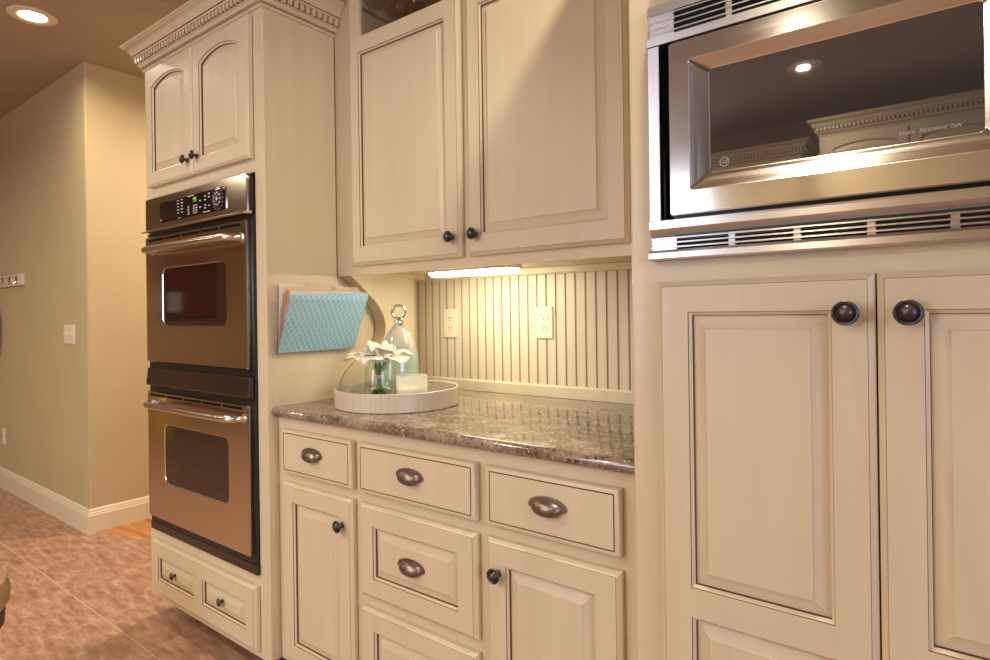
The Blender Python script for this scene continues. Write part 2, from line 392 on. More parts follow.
def slab_drawer(name, parent, x0, x1, z0, z1, yf, th=.02):
    mb = MB(); g0, g1 = .0105, .0128
    R = [ring(x0, x1, z0, z1, yf + th), ring(x0, x1, z0, z1, yf + .005), ring(x0 + .002, x1 - .002, z0 + .002, z1 - .002, yf + .0015),
         ring(x0 + .006, x1 - .006, z0 + .006, z1 - .006, yf), ring(x0 + g0, x1 - g0, z0 + g0, z1 - g0, yf),
         ring(x0 + g0 + .0004, x1 - g0 - .0004, z0 + g0 + .0004, z1 - g0 - .0004, yf + .0022), ring(x0 + g1, x1 - g1, z0 + g1, z1 - g1, yf + .0022),
         ring(x0 + g1 + .0004, x1 - g1 - .0004, z0 + g1 + .0004, z1 - g1 - .0004, yf)]
    for i, mt in enumerate(('cream', 'cream', 'cream', 'cream', 'glaze', 'glaze', 'glaze')): mb.bridge(R[i], R[i + 1], M[mt])
    mb.cap(R[-1], M['cream']); mb.cap(R[0], M['cream'])
    return obj(name, mb, parent, loc=((x0 + x1) / 2, yf, z0), angle=28)
def knob(parent, x, z, yf, s=1.0, label=None):
    mb = MB(); o = (x, yf, z)
    pr = [(.009, 0), (.009, .002), (.0065, .004), (.0055, .012), (.0075, .016), (.0150, .0175), (.0175, .0192), (.0177, .0212), (.0168, .0222), (.0148, .0222), (.0132, .0212), (.0122, .0206), (.0116, .0212), (.0108, .0240), (.0085, .0268), (.0045, .0284), (0, .0288)]
    mb.lathe([(r * s, h * s) for r, h in pr], o, (0, -1, 0), M['knob'], 28)
    return obj('knob', mb, parent, loc=o, label=label)
def cup_pull(parent, x, z, yf, w=.099):
    """bin pull: half dome open underneath with a thin back plate running out to two ears"""
    mb = MB(); a, h, d = w * .40, .021, .024
    nu, nv = 24, 12; g = []
    for i in range(nu + 1):
        u = PI * i / nu; su = max(math.sin(u), 0)
        row = []
        for j in range(nv + 1):
            v = (PI * .80) * j / nv
            row.append((x - a * math.cos(u) * (1 - .06 * j / nv), yf - .001 - d * su ** .75 * math.sin(v), z + (h if v < PI / 2 else h * .95) * su ** .75 * math.cos(v)))
        g.append(row)
    for i in range(nu):
        for j in range(nv): mb.add([g[i][j], g[i + 1][j], g[i + 1][j + 1], g[i][j + 1]], [(0, 1, 2, 3)], M['pewter'])
    pl = []
    for k in range(25):
        t = PI * k / 24; pl.append((x + w * .5 * math.cos(t), z + .001 + .0245 * math.sin(t) ** .8))
    for k in range(1, 12): pl.append((x - w * .5 + w * k / 12, z - .004 - .002 * math.sin(PI * k / 12)))
    mb.prism(pl, lambda p, y: (p[0], y, p[1]), yf - .0035, yf, M['pewter'])
    return obj('cup_pull', mb, parent, loc=(x, yf, z), angle=45)
CROWN = [(0, 2.218), (.006, 2.218), (.009, 2.226), (.010, 2.232), (.016, 2.234), (.017, 2.240), (.019, 2.243), (.021, 2.2445), (.021, 2.2455), (.0215, 2.2475), (.022, 2.249), (.022, 2.270),
         (.032, 2.271), (.034, 2.274), (.034, 2.277), (.037, 2.279), (.039, 2.286), (.044, 2.296), (.052, 2.304), (.060, 2.308), (.060, 2.311), (.066, 2.313), (.068, 2.317), (.066, 2.322), (0, 2.322)]
def crown(parent, x0, x1, yf, ybL, ybR, dz=0):
    """moulding mitred round the left side, the front and the right side of a cabinet"""
    mb = MB(); rows = []
    for o, z in CROWN:
        rows.append([(x0 - o, ybL, z + dz), (x0 - o, yf - o, z + dz), (x1 + o, yf - o, z + dz), (x1 + o, ybR, z + dz)])
    for i in range(len(rows) - 1):
        mt = 'glaze' if CROWN[i][1] in (2.2445, 2.277, 2.249) else ('glaze_soft' if CROWN[i][1] in (2.226, 2.249) else 'cream')
        mb.bridge(rows[i], rows[i + 1], M[mt], closed=False)
    cm = obj('crown_moulding', mb, parent, loc=(x0, yf, 2.22 + dz), angle=40)
    d = MB(); pit, tw = .0235, .0145; z0, z1 = 2.2500 + dz, 2.2695 + dz; a, b = .0222, .0315
    def span(p0, p1):
        n = int(abs(p1 - p0) / pit); s = (abs(p1 - p0) - n * pit) / 2
        return [min(p0, p1) + s + (k + .5) * pit for k in range(n)]
    for x in span(x0 - .022, x1 + .022): d.box(x - tw / 2, x + tw / 2, yf - b, yf - a, z0, z1, M['cream'])
    for y in span(yf - .02, ybR): d.box(x1 + a, x1 + b, y - tw / 2, y + tw / 2, z0, z1, M['cream'])
    for y in span(yf - .02, ybL): d.box(x0 - b, x0 - a, y - tw / 2, y + tw / 2, z0, z1, M['cream'])
    obj('dentil_row', d, cm, loc=(x0, yf, 2.25 + dz), smooth=False)
    return cm

# ------------------------------------------------------------------ the room
CEIL = 2.655
XL, XR, YB, YW = -7.2, 2.6, -2.95, 1.815
struct('floor', MB().box(XL, XR, YB, 3.6, -.05, 0, M['tile']), smooth=False)
struct('ceiling', MB().box(XL - .1, XR + .1, YB - .1, 3.7, CEIL, CEIL + .08, M['ceil']), smooth=False)
struct('wall_back', MB().box(-2.62, XR, YW, YW + .1, 0, CEIL, M['wall']), smooth=False)
mb = MB(); cr = .012    # the wall block with the hooks: outside corner slightly rounded
poly = [(XL, 1.30)] + [(-3.85 - cr + cr * math.sin(a), 1.30 + cr - cr * math.cos(a)) for a in [PI / 2 * k / 6 for k in range(7)]] + [(-3.85, 3.5), (XL, 3.5)]
mb.prism(poly, lambda p, z: (p[0], p[1], z), 0, CEIL, M['wall']); struct('wall_left', mb)
struct('wall_passage', MB().box(-2.62, -2.52, YW + .1, 3.5, 0, CEIL, M['wall']), smooth=False)
struct('wall_end', MB().box(-3.85, -2.52, 3.5, 3.6, 0, CEIL, M['wall']), smooth=False)
VY0, VY1, VZ0, VZ1 = -1.75, .35, .80, 2.25
mb = MB(); mb.box(XR, XR + .1, YB, VY0, 0, CEIL, M['wall']); mb.box(XR, XR + .1, VY1, YW, 0, CEIL, M['wall']); mb.box(XR, XR + .1, VY0, VY1, 0, VZ0, M['wall']); mb.box(XR, XR + .1, VY0, VY1, VZ1, CEIL, M['wall'])
struct('wall_right', mb, smooth=False)
mb = MB(); t = .05
mb.box(XR - .015, XR + .08, VY0, VY0 + t, VZ0, VZ1, M['white']); mb.box(XR - .015, XR + .08, VY1 - t, VY1, VZ0, VZ1, M['white']); mb.box(XR - .015, XR + .08, VY0 + t, VY1 - t, VZ0, VZ0 + t, M['white']); mb.box(XR - .015, XR + .08, VY0 + t, VY1 - t, VZ1 - t, VZ1, M['white'])
mb.box(XR + .03, XR + .07, -.72, -.68, VZ0 + t, VZ1 - t, M['white'])
w = struct('window_2', mb, smooth=False)
obj('pane', MB().box(XR + .048, XR + .053, VY0 + t, VY1 - t, VZ0 + t, VZ1 - t, M['windowglass']), w, smooth=False)
struct('wall_far', MB().box(XL - .1, XL, YB, 3.5, 0, CEIL, M['wall_brown']), smooth=False)
WX0, WX1, WZ0, WZ1 = -2.95, -1.55, .75, 2.35
mb = MB(); mb.box(XL, WX0, YB - .1, YB, 0, CEIL, M['wall']); mb.box(WX1, XR, YB - .1, YB, 0, CEIL, M['wall'])
mb.box(WX0, WX1, YB - .1, YB, 0, WZ0, M['wall']); mb.box(WX0, WX1, YB - .1, YB, WZ1, CEIL, M['wall'])
struct('wall_front', mb, smooth=False)
mb = MB(); t = .05
mb.box(WX0, WX0 + t, YB - .08, YB + .015, WZ0, WZ1, M['white']); mb.box(WX1 - t, WX1, YB - .08, YB + .015, WZ0, WZ1, M['white'])
mb.box(WX0 + t, WX1 - t, YB - .08, YB + .015, WZ0, WZ0 + t, M['white']); mb.box(WX0 + t, WX1 - t, YB - .08, YB + .015, WZ1 - t, WZ1, M['white'])
mb.box((WX0 + WX1) / 2 - .02, (WX0 + WX1) / 2 + .02, YB - .07, YB - .03, WZ0 + t, WZ1 - t, M['white'])
w = struct('window_1', mb, smooth=False)
obj('pane', MB().box(WX0 + t, WX1 - t, YB - .055, YB - .05, WZ0 + t, WZ1 - t, M['windowglass']), w, smooth=False)

BB = [(0, 0), (.016, 0), (.016, .105), (.013, .108), (.013, .116), (.009, .121), (.009, .127), (.005, .136), (0, .140)]
mb = MB(); rows = [[(XL, 1.30 - o, z), (-3.85 + o, 1.30 - o, z), (-3.85 + o, 1.42, z)] for o, z in BB]
for a, b in zip(rows, rows[1:]): mb.bridge(a, b, M['white'], closed=False)
mb.cap([r[2] for r in rows], M['white'])
struct('baseboard_left', mb)
mb = MB(); mb.prism([(o * .85, z * .985) for o, z in BB], lambda p, y: (-3.85 + p[0], y, p[1]), 1.42, 3.5, M['white']); struct('baseboard_passage', mb)
mb = MB(); pl = [(-3.85, 1.352), (-3.50, 1.472), (-3.05, 1.60), (-2.52, 1.72), (-2.52, 3.5), (-3.85, 3.5)]
mb.prism(pl, lambda p, z: (p[0], p[1], z), 0, .006, M['wood']); struct('floor_passage', mb, smooth=False)
mb = MB()
for (a, b) in zip(pl[:3], pl[1:4]):
    mb.add([(a[0], a[1] - .035, 0), (b[0], b[1] - .035, 0), (b[0], b[1] - .025, .010), (a[0], a[1] - .025, .010), (a[0], a[1] + .005, .010), (b[0], b[1] + .005, .010)], [(0, 1, 2, 3), (3, 2, 5, 4)], M['wood'])
struct('trim_1', mb)

# recessed ceiling lamps
def can_light(x, y, label, lr=.055):
    t = thing('recessed_light', label, 'ceiling light', (x, y, CEIL), 'recessed ceiling lights')
    mb = MB(); pr = [(.098, 0), (.098, -.004), (.092, -.007), (lr + .006, -.006), (lr, -.003), (lr, 0)]
    mb.lathe(pr, (x, y, CEIL), (0, 0, 1), M['white'], 40, caps=False); obj('trim_ring', mb, t)
    mb = MB(); mb.lathe([(lr, -.0005), (lr - .002, -.0035), (lr * .7, -.006), (0, -.007)], (x, y, CEIL), (0, 0, 1), M['can'], 32, caps=False); obj('lens', mb, t)
    return t
can_light(-3.45, .955, 'bright round recessed lamp in the brown ceiling by the tan wall corner')

# ------------------------------------------------------------------ tall oven cabinet
TX0, TX1, YF = -2.612, -1.762, 1.10
oc = thing('oven_cabinet', 'tall cream cabinet with arched doors above two stacked steel ovens', 'cabinet', ((TX0 + TX1) / 2, YF, 0))
mb = MB()
mb.box(TX0, TX0 + .018, YF + .02, YW - .002, .085, 2.225, M['cream']); mb.box(TX1 - .018, TX1, YF + .02, 1.795, .085, 2.225, M['cream'])
mb.box(TX0 + .018, TX1 - .045, YW - .01, YW - .002, .1, 2.225, M['cream']); mb.box(TX0, TX1, YF + .02, YW - .002, 2.225, 2.24, M['cream'])
mb.box(TX0 + .018, TX1 - .018, YF + .02, YW - .01, .09, .105, M['cream'])
obj('carcass', mb, oc, bevel=.0015)
mb = MB()
mb.box(TX0, -2.592, YF, YF + .02, .085, 2.225, M['cream']); mb.prism([(-1.812, YF), (TX1 - .005, YF), (TX1, YF + .005), (TX1, YF + .02), (-1.812, YF + .02)], lambda p, z: (p[0], p[1], z), .085, 2.225, M['cream'])
mb.box(-2.592, -2.53, YF, YF + .02, 1.80, 2.16, M['cream']); mb.box(-1.84, -1.812, YF, YF + .02, 1.80, 2.16, M['cream'])
mb.box(-2.592, -1.812, YF, YF + .02, 1.690, 1.80, M['cream']); mb.box(-2.592, -1.812, YF, YF + .02, 2.16, 2.225, M['cream'])
mb.box(-2.592, -1.812, YF, YF + .02, .085, .38, M['cream'])
mb.box(-2.22, -2.15, YF, YF + .02, 1.80, 2.16, M['cream'])
obj('face_frame', mb, oc)
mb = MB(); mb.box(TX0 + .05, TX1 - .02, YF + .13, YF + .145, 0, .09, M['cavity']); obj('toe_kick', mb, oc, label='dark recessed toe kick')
d = arch_door('door', oc, -2.558, -2.189, 1.734, 2.207, YF - .022); knob(d, -2.222, 1.791, YF - .022, .95)
d = arch_door('door', oc, -2.184, -1.817, 1.734, 2.207, YF - .022); knob(d, -2.152, 1.795, YF - .022, .95)
d = panel_door('drawer', oc, -2.556, -1.815, .113, .323, YF - .022, panels=[(-2.503, -2.217, .174, .264), (-2.156, -1.870, .172, .264)])
knob(d, -2.362, .226, YF - .0195, .8); knob(d, -2.015, .226, YF - .0195, .8)
crown(oc, TX0, TX1, YF, YW - .002, 1.386)

# ------------------------------------------------------------------ double wall oven
OX0, OX1, YO = -2.566, -1.832, 1.074
ov = thing('double_wall_oven', 'brushed steel double wall oven built into the tall cream cabinet', 'oven', (-2.19, YF, .385))
mb = MB()
mb.box(-2.580, -1.814, YF - .010, YF + .5, .395, 1.55, M['dark']); obj('oven_body', mb, ov, label='black oven body seen in the gaps round the doors')
mb = MB(); mb.box(-2.585, -1.810, YF - .012, YF - .001, .360, .394, M['darkbrown']); obj('base_trim', mb, ov, bevel=.003, label='black trim strip at the foot')
mb = MB(); mb.prism([(YO - .008, .950), (YO - .002, .943), (YO + .015, .943), (YO + .015, 1.013), (YO, 1.013)], lambda p, x: (x, p[0], p[1]), -2.560, -1.818, M['darkbrown'])
obj('divider_trim', mb, ov, bevel=.002, label='glossy black strip between the two oven doors')
# control panel with rounded upper corners and a lip below
mb = MB(); r = .022; x0, x1, z0, z1 = OX0, -1.820, 1.560, 1.687
pts = [(x0, z0), (x1, z0)] + [(x1 - r + r * math.sin(PI / 2 * (1 - k / 6)) , z1 - r + r * math.cos(PI / 2 * (1 - k / 6))) for k in range(7)] + [(x0 + r - r * math.sin(PI / 2 * k / 6), z1 - r + r * math.cos(PI / 2 * k / 6)) for k in range(7)]
def inset(p, i): 
    return (min(max(p[0], x0 + i), x1 - i), min(p[1], z1 - i))
A = [(p[0], YF, p[1]) for p in pts]; B = [(p[0], YO + .006, p[1]) for p in pts]; D = [(inset(p, .005)[0], YO, inset(p, .005)[1]) for p in pts]
mb.bridge(A, B, M['darkbrown']); mb.bridge(B, D, M['oven_steel']); mb.cap(D, M['oven_steel'])
mb.prism([(YO - .016, 1.552), (YO - .012, 1.549), (YF - .01, 1.552), (YF - .01, 1.560), (YO, 1.562)], lambda p, x: (x, p[0], p[1]), x0 - .001, x1 + .001, M['oven_steel'])
cp = obj('control_panel', mb, ov, loc=(-2.19, YO, 1.55), angle=40)
mb = MB(); rr = .008; gx0, gx1, gz0, gz1 = -2.432, -1.945, 1.576, 1.658
def rrect(x0, x1, z0, z1, r, y, n=5):
    o = []
    for cx, cz, a0 in ((x1 - r, z0 + r, -PI / 2), (x1 - r, z1 - r, 0), (x0 + r, z1 - r, PI / 2), (x0 + r, z0 + r, PI)):
        for k in range(n + 1):
            a = a0 + PI / 2 * k / n; o.append((cx + r * math.cos(a), y, cz + r * math.sin(a)))
    return o
P = rrect(gx0, gx1, gz0, gz1, rr, YO); Q = rrect(gx0, gx1, gz0, gz1, rr, YO - .003); mb.bridge(P, Q, M['chrome']); Q2 = rrect(gx0 + .001, gx1 - .001, gz0 + .001, gz1 - .001, rr, YO - .0032); mb.bridge(Q, Q2, M['chrome']); mb.cap(Q2, M['blackglass'])
yk = YO - .0040
def dash(x, z, w, h, mt='legend'): mb.box(x - w / 2, x + w / 2, yk, yk + .0008, z - h / 2, z + h / 2, M[mt])
for cx in (-2.282, -2.252):
    for k in range(5): dash(cx, 1.648 - k * .0115, .013 + .004 * (k % 2), .0032)
for cx in (-2.203, -2.163, -2.145):
    for k in range(4): dash(cx, 1.615 - k * .0085, .010, .0045)
for cx, zz in ((-2.118, 1.628), (-2.118, 1.605), (-2.082, 1.640), (-2.082, 1.627), (-2.082, 1.608), (-2.082, 1.598), (-2.056, 1.646), (-2.056, 1.634), (-2.056, 1.604)):
    dash(cx, zz, .011, .0045)
dash(-2.185, 1.653, .045, .003); dash(-2.075, 1.584, .05, .003); dash(-1.957, 1.651, .008, .006); dash(-2.272, 1.582, .02, .002)
mb.torus((-2.418, yk, 1.588), (0, 1, 0), .0042, .0007, M['legend'], 20, 5); text_mesh(mb, 'GE', .0052, lambda c: (-2.418 + c.x, yk - c.z * .2, 1.588 + c.y), M['legend'], shear=.2)
obj('display_glass', mb, cp, label='black glass display with printed keys', angle=20)
mb = MB()
def seg(x, z, s):
    for ax, az, w, h in ((0, s, .6, .16), (0, -s, .6, .16), (0, 0, .6, .16), (-.33, s * .5, .13, .8), (.33, s * .5, .13, .8), (.33, -s * .5, .13, .8)):
        mb.box(x + (ax - w / 2) * .010, x + (ax + w / 2) * .010, yk - .0002, yk + .0006, z + az * .008 - h * .004, z + az * .008 + h * .004, M['green_digit'])
seg(-2.163, 1.637, .9); seg(-2.150, 1.637, .9)
obj('clock_digits', mb, cp, smooth=False, label='small green lit clock digits')
mb = MB(); kx, kz = -1.998, 1.619
mb.lathe([(.032, 0), (.032, .002), (.030, .003), (0, .003)], (kx, YO - .003, kz), (0, -1, 0), M['dark'], 32)
for k in range(9):
    a = 2 * PI * k / 9; mb.box(kx + .021 * math.cos(a) - .0035, kx + .021 * math.cos(a) + .0035, YO - .0070, YO - .0058, kz + .021 * math.sin(a) - .0028, kz + .021 * math.sin(a) + .0028, M['legend'])
for k in range(16):
    a = 2 * PI * k / 16; mb.box(kx + .0365 * math.cos(a) - .0015, kx + .0365 * math.cos(a) + .0015, YO - .0040, YO - .0032, kz + .0365 * math.sin(a) - .0015, kz + .0365 * math.sin(a) + .0015, M['legend'])
mb.lathe([(.006, 0), (.006, .0045), (0, .005)], (kx, YO - .003, kz), (0, -1, 0), M['legend'], 16)
obj('round_keypad', mb, cp, label='round black keypad with white marks')
def oven_door(z0, z1, wz0, wz1, hz, vz):
    mb = MB(); x0, x1 = OX0, OX1; wx0, wx1 = -2.425, -1.955; yf = YO
    n = 8
    out = rrect(x0, x1, z0, z1, .004, yf, n); bev = rrect(x0, x1, z0, z1, .004, yf + .004, n); out2 = rrect(x0 + .003, x1 - .003, z0 + .003, z1 - .003, .004, yf, n)
    back = rrect(x0, x1, z0, z1, .004, YF - .012, n)
    win = rrect(wx0, wx1, wz0, wz1, .032, yf, n); win2 = rrect(wx0 + .003, wx1 - .003, wz0 + .003, wz1 - .003, .030, yf + .002, n); win3 = rrect(wx0 + .004, wx1 - .004, wz0 + .004, wz1 - .004, .029, yf + .003, n)
    mb.bridge(back, bev, M['oven_steel']); mb.bridge(bev, out2, M['oven_steel']); mb.bridge(out2, win, M['oven_steel']); mb.bridge(win, win2, M['chrome']); mb.bridge(win2, win3, M['dark'])
    mb.cap(back, M['dark'])
    d = obj('oven_door', mb, ov, loc=((x0 + x1) / 2, yf, z0), angle=30)
    mb = MB(); mb.bridge(win3, rrect(wx0 + .006, wx1 - .006, wz0 + .006, wz1 - .006, .028, yf + .003, n), M['ovenglass']); mb.cap(rrect(wx0 + .006, wx1 - .006, wz0 + .006, wz1 - .006, .028, yf + .003, n), M['ovenglass']); obj('window', mb, d, label='dark tinted glass window')
    mb = MB(); sl = (x1 - x0 - .05) / 5
    for k in range(5): mb.box(x0 + .027 + k * sl, x0 + .017 + (k + 1) * sl, yf - .0008, yf + .0005, vz - .0045, vz + .0045, M['slot'])
    obj('vent_slots', mb, d, smooth=False, label='row of black vent slots')
    mb = MB(); pa = []
    xa, xb = x0 + .062, x1 - .022; yh = yf - .044
    for k in range(9): a = PI / 2 * k / 8; pa.append((xa + .045 - .045 * math.cos(a), yf - (yf - yh) * math.sin(a), hz))
    for k in range(1, 12): pa.append((xa + .045 + (xb - xa - .09) * k / 12, yh - .006 * math.sin(PI * k / 12), hz))
    for k in range(9): a = PI / 2 * (1 - k / 8); pa.append((xb - .045 + .045 * math.cos(a), yf - (yf - yh) * math.sin(a), hz))
    mb.tube(pa, .0125, M['handle'], 16)
    for xx in (xa, xb): mb.lathe([(.016, 0), (.016, .004), (.0125, .006)], (xx, yf, hz), (0, -1, 0), M['handle'], 20)
    obj('handle', mb, d, loc=((xa + xb) / 2, yf, hz), angle=50, label='curved satin bar handle')
oven_door(1.037, 1.533, 1.178, 1.405, 1.474, 1.518)
oven_door(.421, .920, .569, .801, .876, .907)

# ------------------------------------------------------------------ base cabinet
BX0, BX1, YBF = -1.7605, -.4955, 1.14
bc = thing('base_cabinet', 'low cream cabinet with five drawers and two doors under the granite counter', 'cabinet', ((BX0 + BX1) / 2, YBF, 0))
mb = MB(); mb.box(BX0, BX0 + .018, YBF + .02, YW - .003, .09, .882, M['cream']); mb.box(BX1 - .018, BX1, YBF + .02, YW - .003, .09, .882, M['cream'])
mb.box(BX0 + .018, BX1 - .018, YW - .012, YW - .003, .09, .882, M['cream']); mb.box(BX0 + .018, BX1 - .018, YBF + .02, YW - .012, .09, .11, M['cream']); obj('carcass', mb, bc)
mb = MB()
for a, b in ((BX0, -1.690), (-1.400, -1.315), (-.945, -.855), (-.565, BX1)): mb.box(a, b, YBF, YBF + .02, .09, .882, M['cream'])
for a, b in ((-1.690, -1.400), (-1.315, -.945), (-.855, -.565)):
    mb.box(a, b, YBF, YBF + .02, .83, .882, M['cream']); mb.box(a, b, YBF, YBF + .02, .65, .735, M['cream']); mb.box(a, b, YBF, YBF + .02, .09, .14, M['cream'])
mb.box(-1.315, -.945, YBF, YBF + .02, .37, .44, M['cream'])
obj('face_frame', mb, bc)
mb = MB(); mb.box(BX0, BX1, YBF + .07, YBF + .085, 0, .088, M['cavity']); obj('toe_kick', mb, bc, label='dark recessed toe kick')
YD = YBF - .021
for (a, b, cx) in ((-1.714, -1.373, -1.553), (-1.342, -.914, -1.133), (-.880, -.535, -.706)):
    d = slab_drawer('drawer', bc, a, b, .710, .850, YD); cup_pull(d, cx, .781, YD)
d = panel_door('drawer', bc, -1.340, -.914, .418, .678, YD); cup_pull(d, -1.133, .541, YD + .0025)
d = panel_door('drawer', bc, -1.340, -.914, .112, .386, YD); cup_pull(d, -1.133, .249, YD + .0025)
d = panel_door('door', bc, -1.715, -1.373, .112, .679, YD); knob(d, -1.414, .600, YD)
d = panel_door('door', bc, -.881, -.535, .112, .679, YD); knob(d, -.846, .602, YD)

# granite worktop with a full bullnose front edge
mb = MB(); yq = 1.130; rz = .0155
pr = [(yq - rz * math.sin(PI * k / 14), .899 - rz * math.cos(PI * k / 14)) for k in range(15)] + [(1.812, .9145), (1.812, .8835)]
mb.prism(pr, lambda p, x: (x, p[0], p[1]), -1.7615, -.4945, M['granite'])
tag(obj('countertop', mb, loc=(-1.13, 1.13, .884), angle=50), 'polished brown speckled granite worktop on the low cream cabinet', 'countertop')

# ------------------------------------------------------------------ beadboard, trims, sockets
mb = MB(); yb0 = 1.800; xs = []; g = .0068; x = -1.795; pr = [(-1.80, yb0)]
k = -.9758 * yb0 + .0
gx = [k - .0392] + [k + .0392 * i for i in range(33)]
for c in gx:
    if c - g > -.498: break
    pr += [(c - g / 2, yb0), (c - g / 4, yb0 + .002), (c + g / 4, yb0 + .002), (c + g / 2, yb0)]
pr.append((-.496, yb0))
for i in range(len(pr) - 1):
    a, b = pr[i], pr[i + 1]; flat = abs(a[1] - yb0) < 1e-6 and abs(b[1] - yb0) < 1e-6
    mb.add([(a[0], a[1], .9155), (b[0], b[1], .9155), (b[0], b[1], 1.351), (a[0], a[1], 1.351)], [(0, 1, 2, 3)], M['bead'] if flat else M['beadgroove'])
mb.box(-1.80, -.496, yb0 + .005, YW - .002, .9155, 1.351, M['bead'])
tag(obj('beadboard_panel', mb, loc=(-1.15, yb0, .915), smooth=False), 'cream beadboard panel with dark grooves behind the granite worktop', 'backsplash')
mb = MB(); mb.prism([(yb0 - .001, .9155), (yb0 - .001, .957), (yb0 - .008, .957), (yb0 - .015, .952), (yb0 - .015, .9155)], lambda p, x: (x, p[0], p[1]), -1.759, -.4965, M['bead']); struct('trim_2', mb)
mb = MB(); mb.prism([(yb0 - .001, 1.347), (yb0 - .001, 1.371), (yb0 - .022, 1.371), (yb0 - .022, 1.353), (yb0 - .017, 1.347)], lambda p, x: (x, p[0], p[1]), -1.759, -.4965, M['bead']); struct('trim_3', mb)
def duplex(x, y, z, label):
    t = thing('power_outlet', label, 'outlet', (x, y, z), 'ivory double sockets')
    mb = MB(); a = rrect(x - .035, x + .035, z - .057, z + .057, .003, y); b = rrect(x - .035, x + .035, z - .057, z + .057, .003, y - .003); c = rrect(x - .032, x + .032, z - .054, z + .054, .003, y - .006)
    mb.bridge(a, b, M['ivory']); mb.bridge(b, c, M['ivory']); mb.cap(c, M['ivory']); obj('cover_plate', mb, t)
    for s in (-1, 1):
        cz = z + s * .0195; mb = MB(); P0 = rrect(x - .017, x + .017, cz - .0145, cz + .0145, .012, y - .006); P1 = rrect(x - .0165, x + .0165, cz - .014, cz + .014, .012, y - .0085); mb.bridge(P0, P1, M['ivory']); mb.cap(P1, M['ivory'])
        so = obj('socket', mb, t, loc=(x, y, cz))
        mb = MB(); mb.box(x - .0075, x - .0052, y - .0090, y - .0080, cz - .001, cz + .0075, M['dark']); mb.box(x + .0052, x + .0075, y - .0090, y - .0080, cz - .001, cz + .0065, M['dark'])
        mb.lathe([(.0026, 0), (0, .0006)], (x, y - .0086, cz - .007), (0, -1, 0), M['dark'], 12); obj('slots', mb, so, smooth=False)
    mb = MB(); mb.lathe([(.003, 0), (.0025, .001), (0, .0012)], (x, y - .006, z), (0, -1, 0), M['white'], 12); obj('screw', mb, t)
    return t
duplex(-1.577, yb0 - .0005, 1.173, 'ivory double socket on the beadboard, the one nearer the tray')
duplex(-1.136, yb0 - .0005, 1.176, 'ivory double socket on the beadboard, the one nearer the microwave cabinet')
duplex(-5.425, 1.2995, .368, 'ivory double socket low on the tan wall above the baseboard')
t = thing('light_switch', 'ivory light switch plate on the tan wall near its corner', 'switch', (-4.115, 1.30, 1.119))
mb = MB(); y = 1.2995; a = rrect(-4.195, -4.035, 1.062, 1.176, .003, y); b = rrect(-4.195, -4.035, 1.062, 1.176, .003, y - .003); c = rrect(-4.192, -4.038, 1.065, 1.173, .003, y - .006)
mb.bridge(a, b, M['ivory']); mb.bridge(b, c, M['ivory']); mb.cap(c, M['ivory']); obj('cover_plate', mb, t)
for xx in (-4.161, -4.115, -4.069):
    mb = MB(); mb.prism([(y - .006, 1.108), (y - .006, 1.130), (y - .020, 1.131), (y - .020, 1.123), (y - .010, 1.108)], lambda p, x: (x, p[0], p[1]), xx - .005, xx + .005, M['ivory']); obj('toggle', mb, t, smooth=False)

# ------------------------------------------------------------------ upper cabinet with glass lights
YU = 1.388; UX0, UX1 = -1.7605, -.4955; UT = 2.60
uc = thing('wall_cabinet', 'cream wall cabinet with two tall doors glazed at the top, above the granite counter', 'cabinet', ((UX0 + UX1) / 2, YU, 1.352))
mb = MB()
mb.box(UX0, UX0 + .06, YU + .02, YW - .002, 1.352, UT, M['cream']); mb.box(UX1 - .018, UX1, YU + .02, YW - .002, 1.352, UT, M['cream'])
mb.box(UX0 + .06, UX1 - .018, YU + .02, YW - .002, 1.372, 1.388, M['cream'])
mb.box(UX0, UX1, YU, YW - .002, UT, UT + .03, M['cream'])
mb.box(UX0 + .06, UX1 - .018, YW - .012, YW - .002, 1.388, UT, M['interior'])
mb.box(UX0 + .0605, UX0 + .064, YU + .022, YW - .014, 2.05, UT, M['interior'])
mb.box(UX0 + .064, UX0 + .080, YU + .03, YW - .014, 2.330, 2.350, M['cream'])
mb.box(-1.149, -1.131, YU + .02, YW - .014, 1.388, UT, M['interior'])
obj('carcass', mb, uc)
mb = MB(); mb.box(UX0 + .081, -1.150, YU + .025, YW - .014, 2.178, 2.198, M['interior']); mb.box(-1.130, UX1 - .019, YU + .025, YW - .014, 2.178, 2.198, M['interior']); obj('shelf', mb, uc)
mb = MB()
mb.box(UX0, -1.635, YU, YU + .02, 1.352, UT, M['cream']); mb.box(-1.170, -1.110, YU, YU + .02, 1.352, UT, M['cream']); mb.box(-.645, UX1, YU, YU + .02, 1.352, UT, M['cream'])
for a, b in ((-1.635, -1.170), (-1.110, -.645)): mb.box(a, b, YU, YU + .02, 1.352, 1.415, M['cream']); mb.box(a, b, YU, YU + .02, UT - .06, UT, M['cream'])
obj('face_frame', mb, uc)
def glazed_door(x0, x1):
    z0, z1, yf = 1.384, 2.570, YU - .021
    mb = MB(); pn = (x0 + .051, x1 - .055, z0 + .060, 2.117); gl = (x0 + .051, x1 - .055, 2.170, z1 - .06)
    front_slab(mb, x0, x1, z0, z1, yf, yf + .02, [pn, gl]); raised_panel(mb, *pn, yf)
    a = ring(*gl, yf); b = ring(gl[0] + .004, gl[1] - .004, gl[2] + .004, gl[3] - .004, yf + .008); c = ring(gl[0] + .004, gl[1] - .004, gl[2] + .004, gl[3] - .004, yf + .02)
    mb.bridge(a, b, M['cream']); mb.bridge(b, c, M['cream'])
    d = obj('door', mb, uc, loc=((x0 + x1) / 2, yf, z0), angle=28)
    obj('glass_pane', MB().box(gl[0] + .003, gl[1] - .003, yf + .012, yf + .015, gl[2] + .003, gl[3] - .003, M['paneglass']), d, smooth=False)
    return d
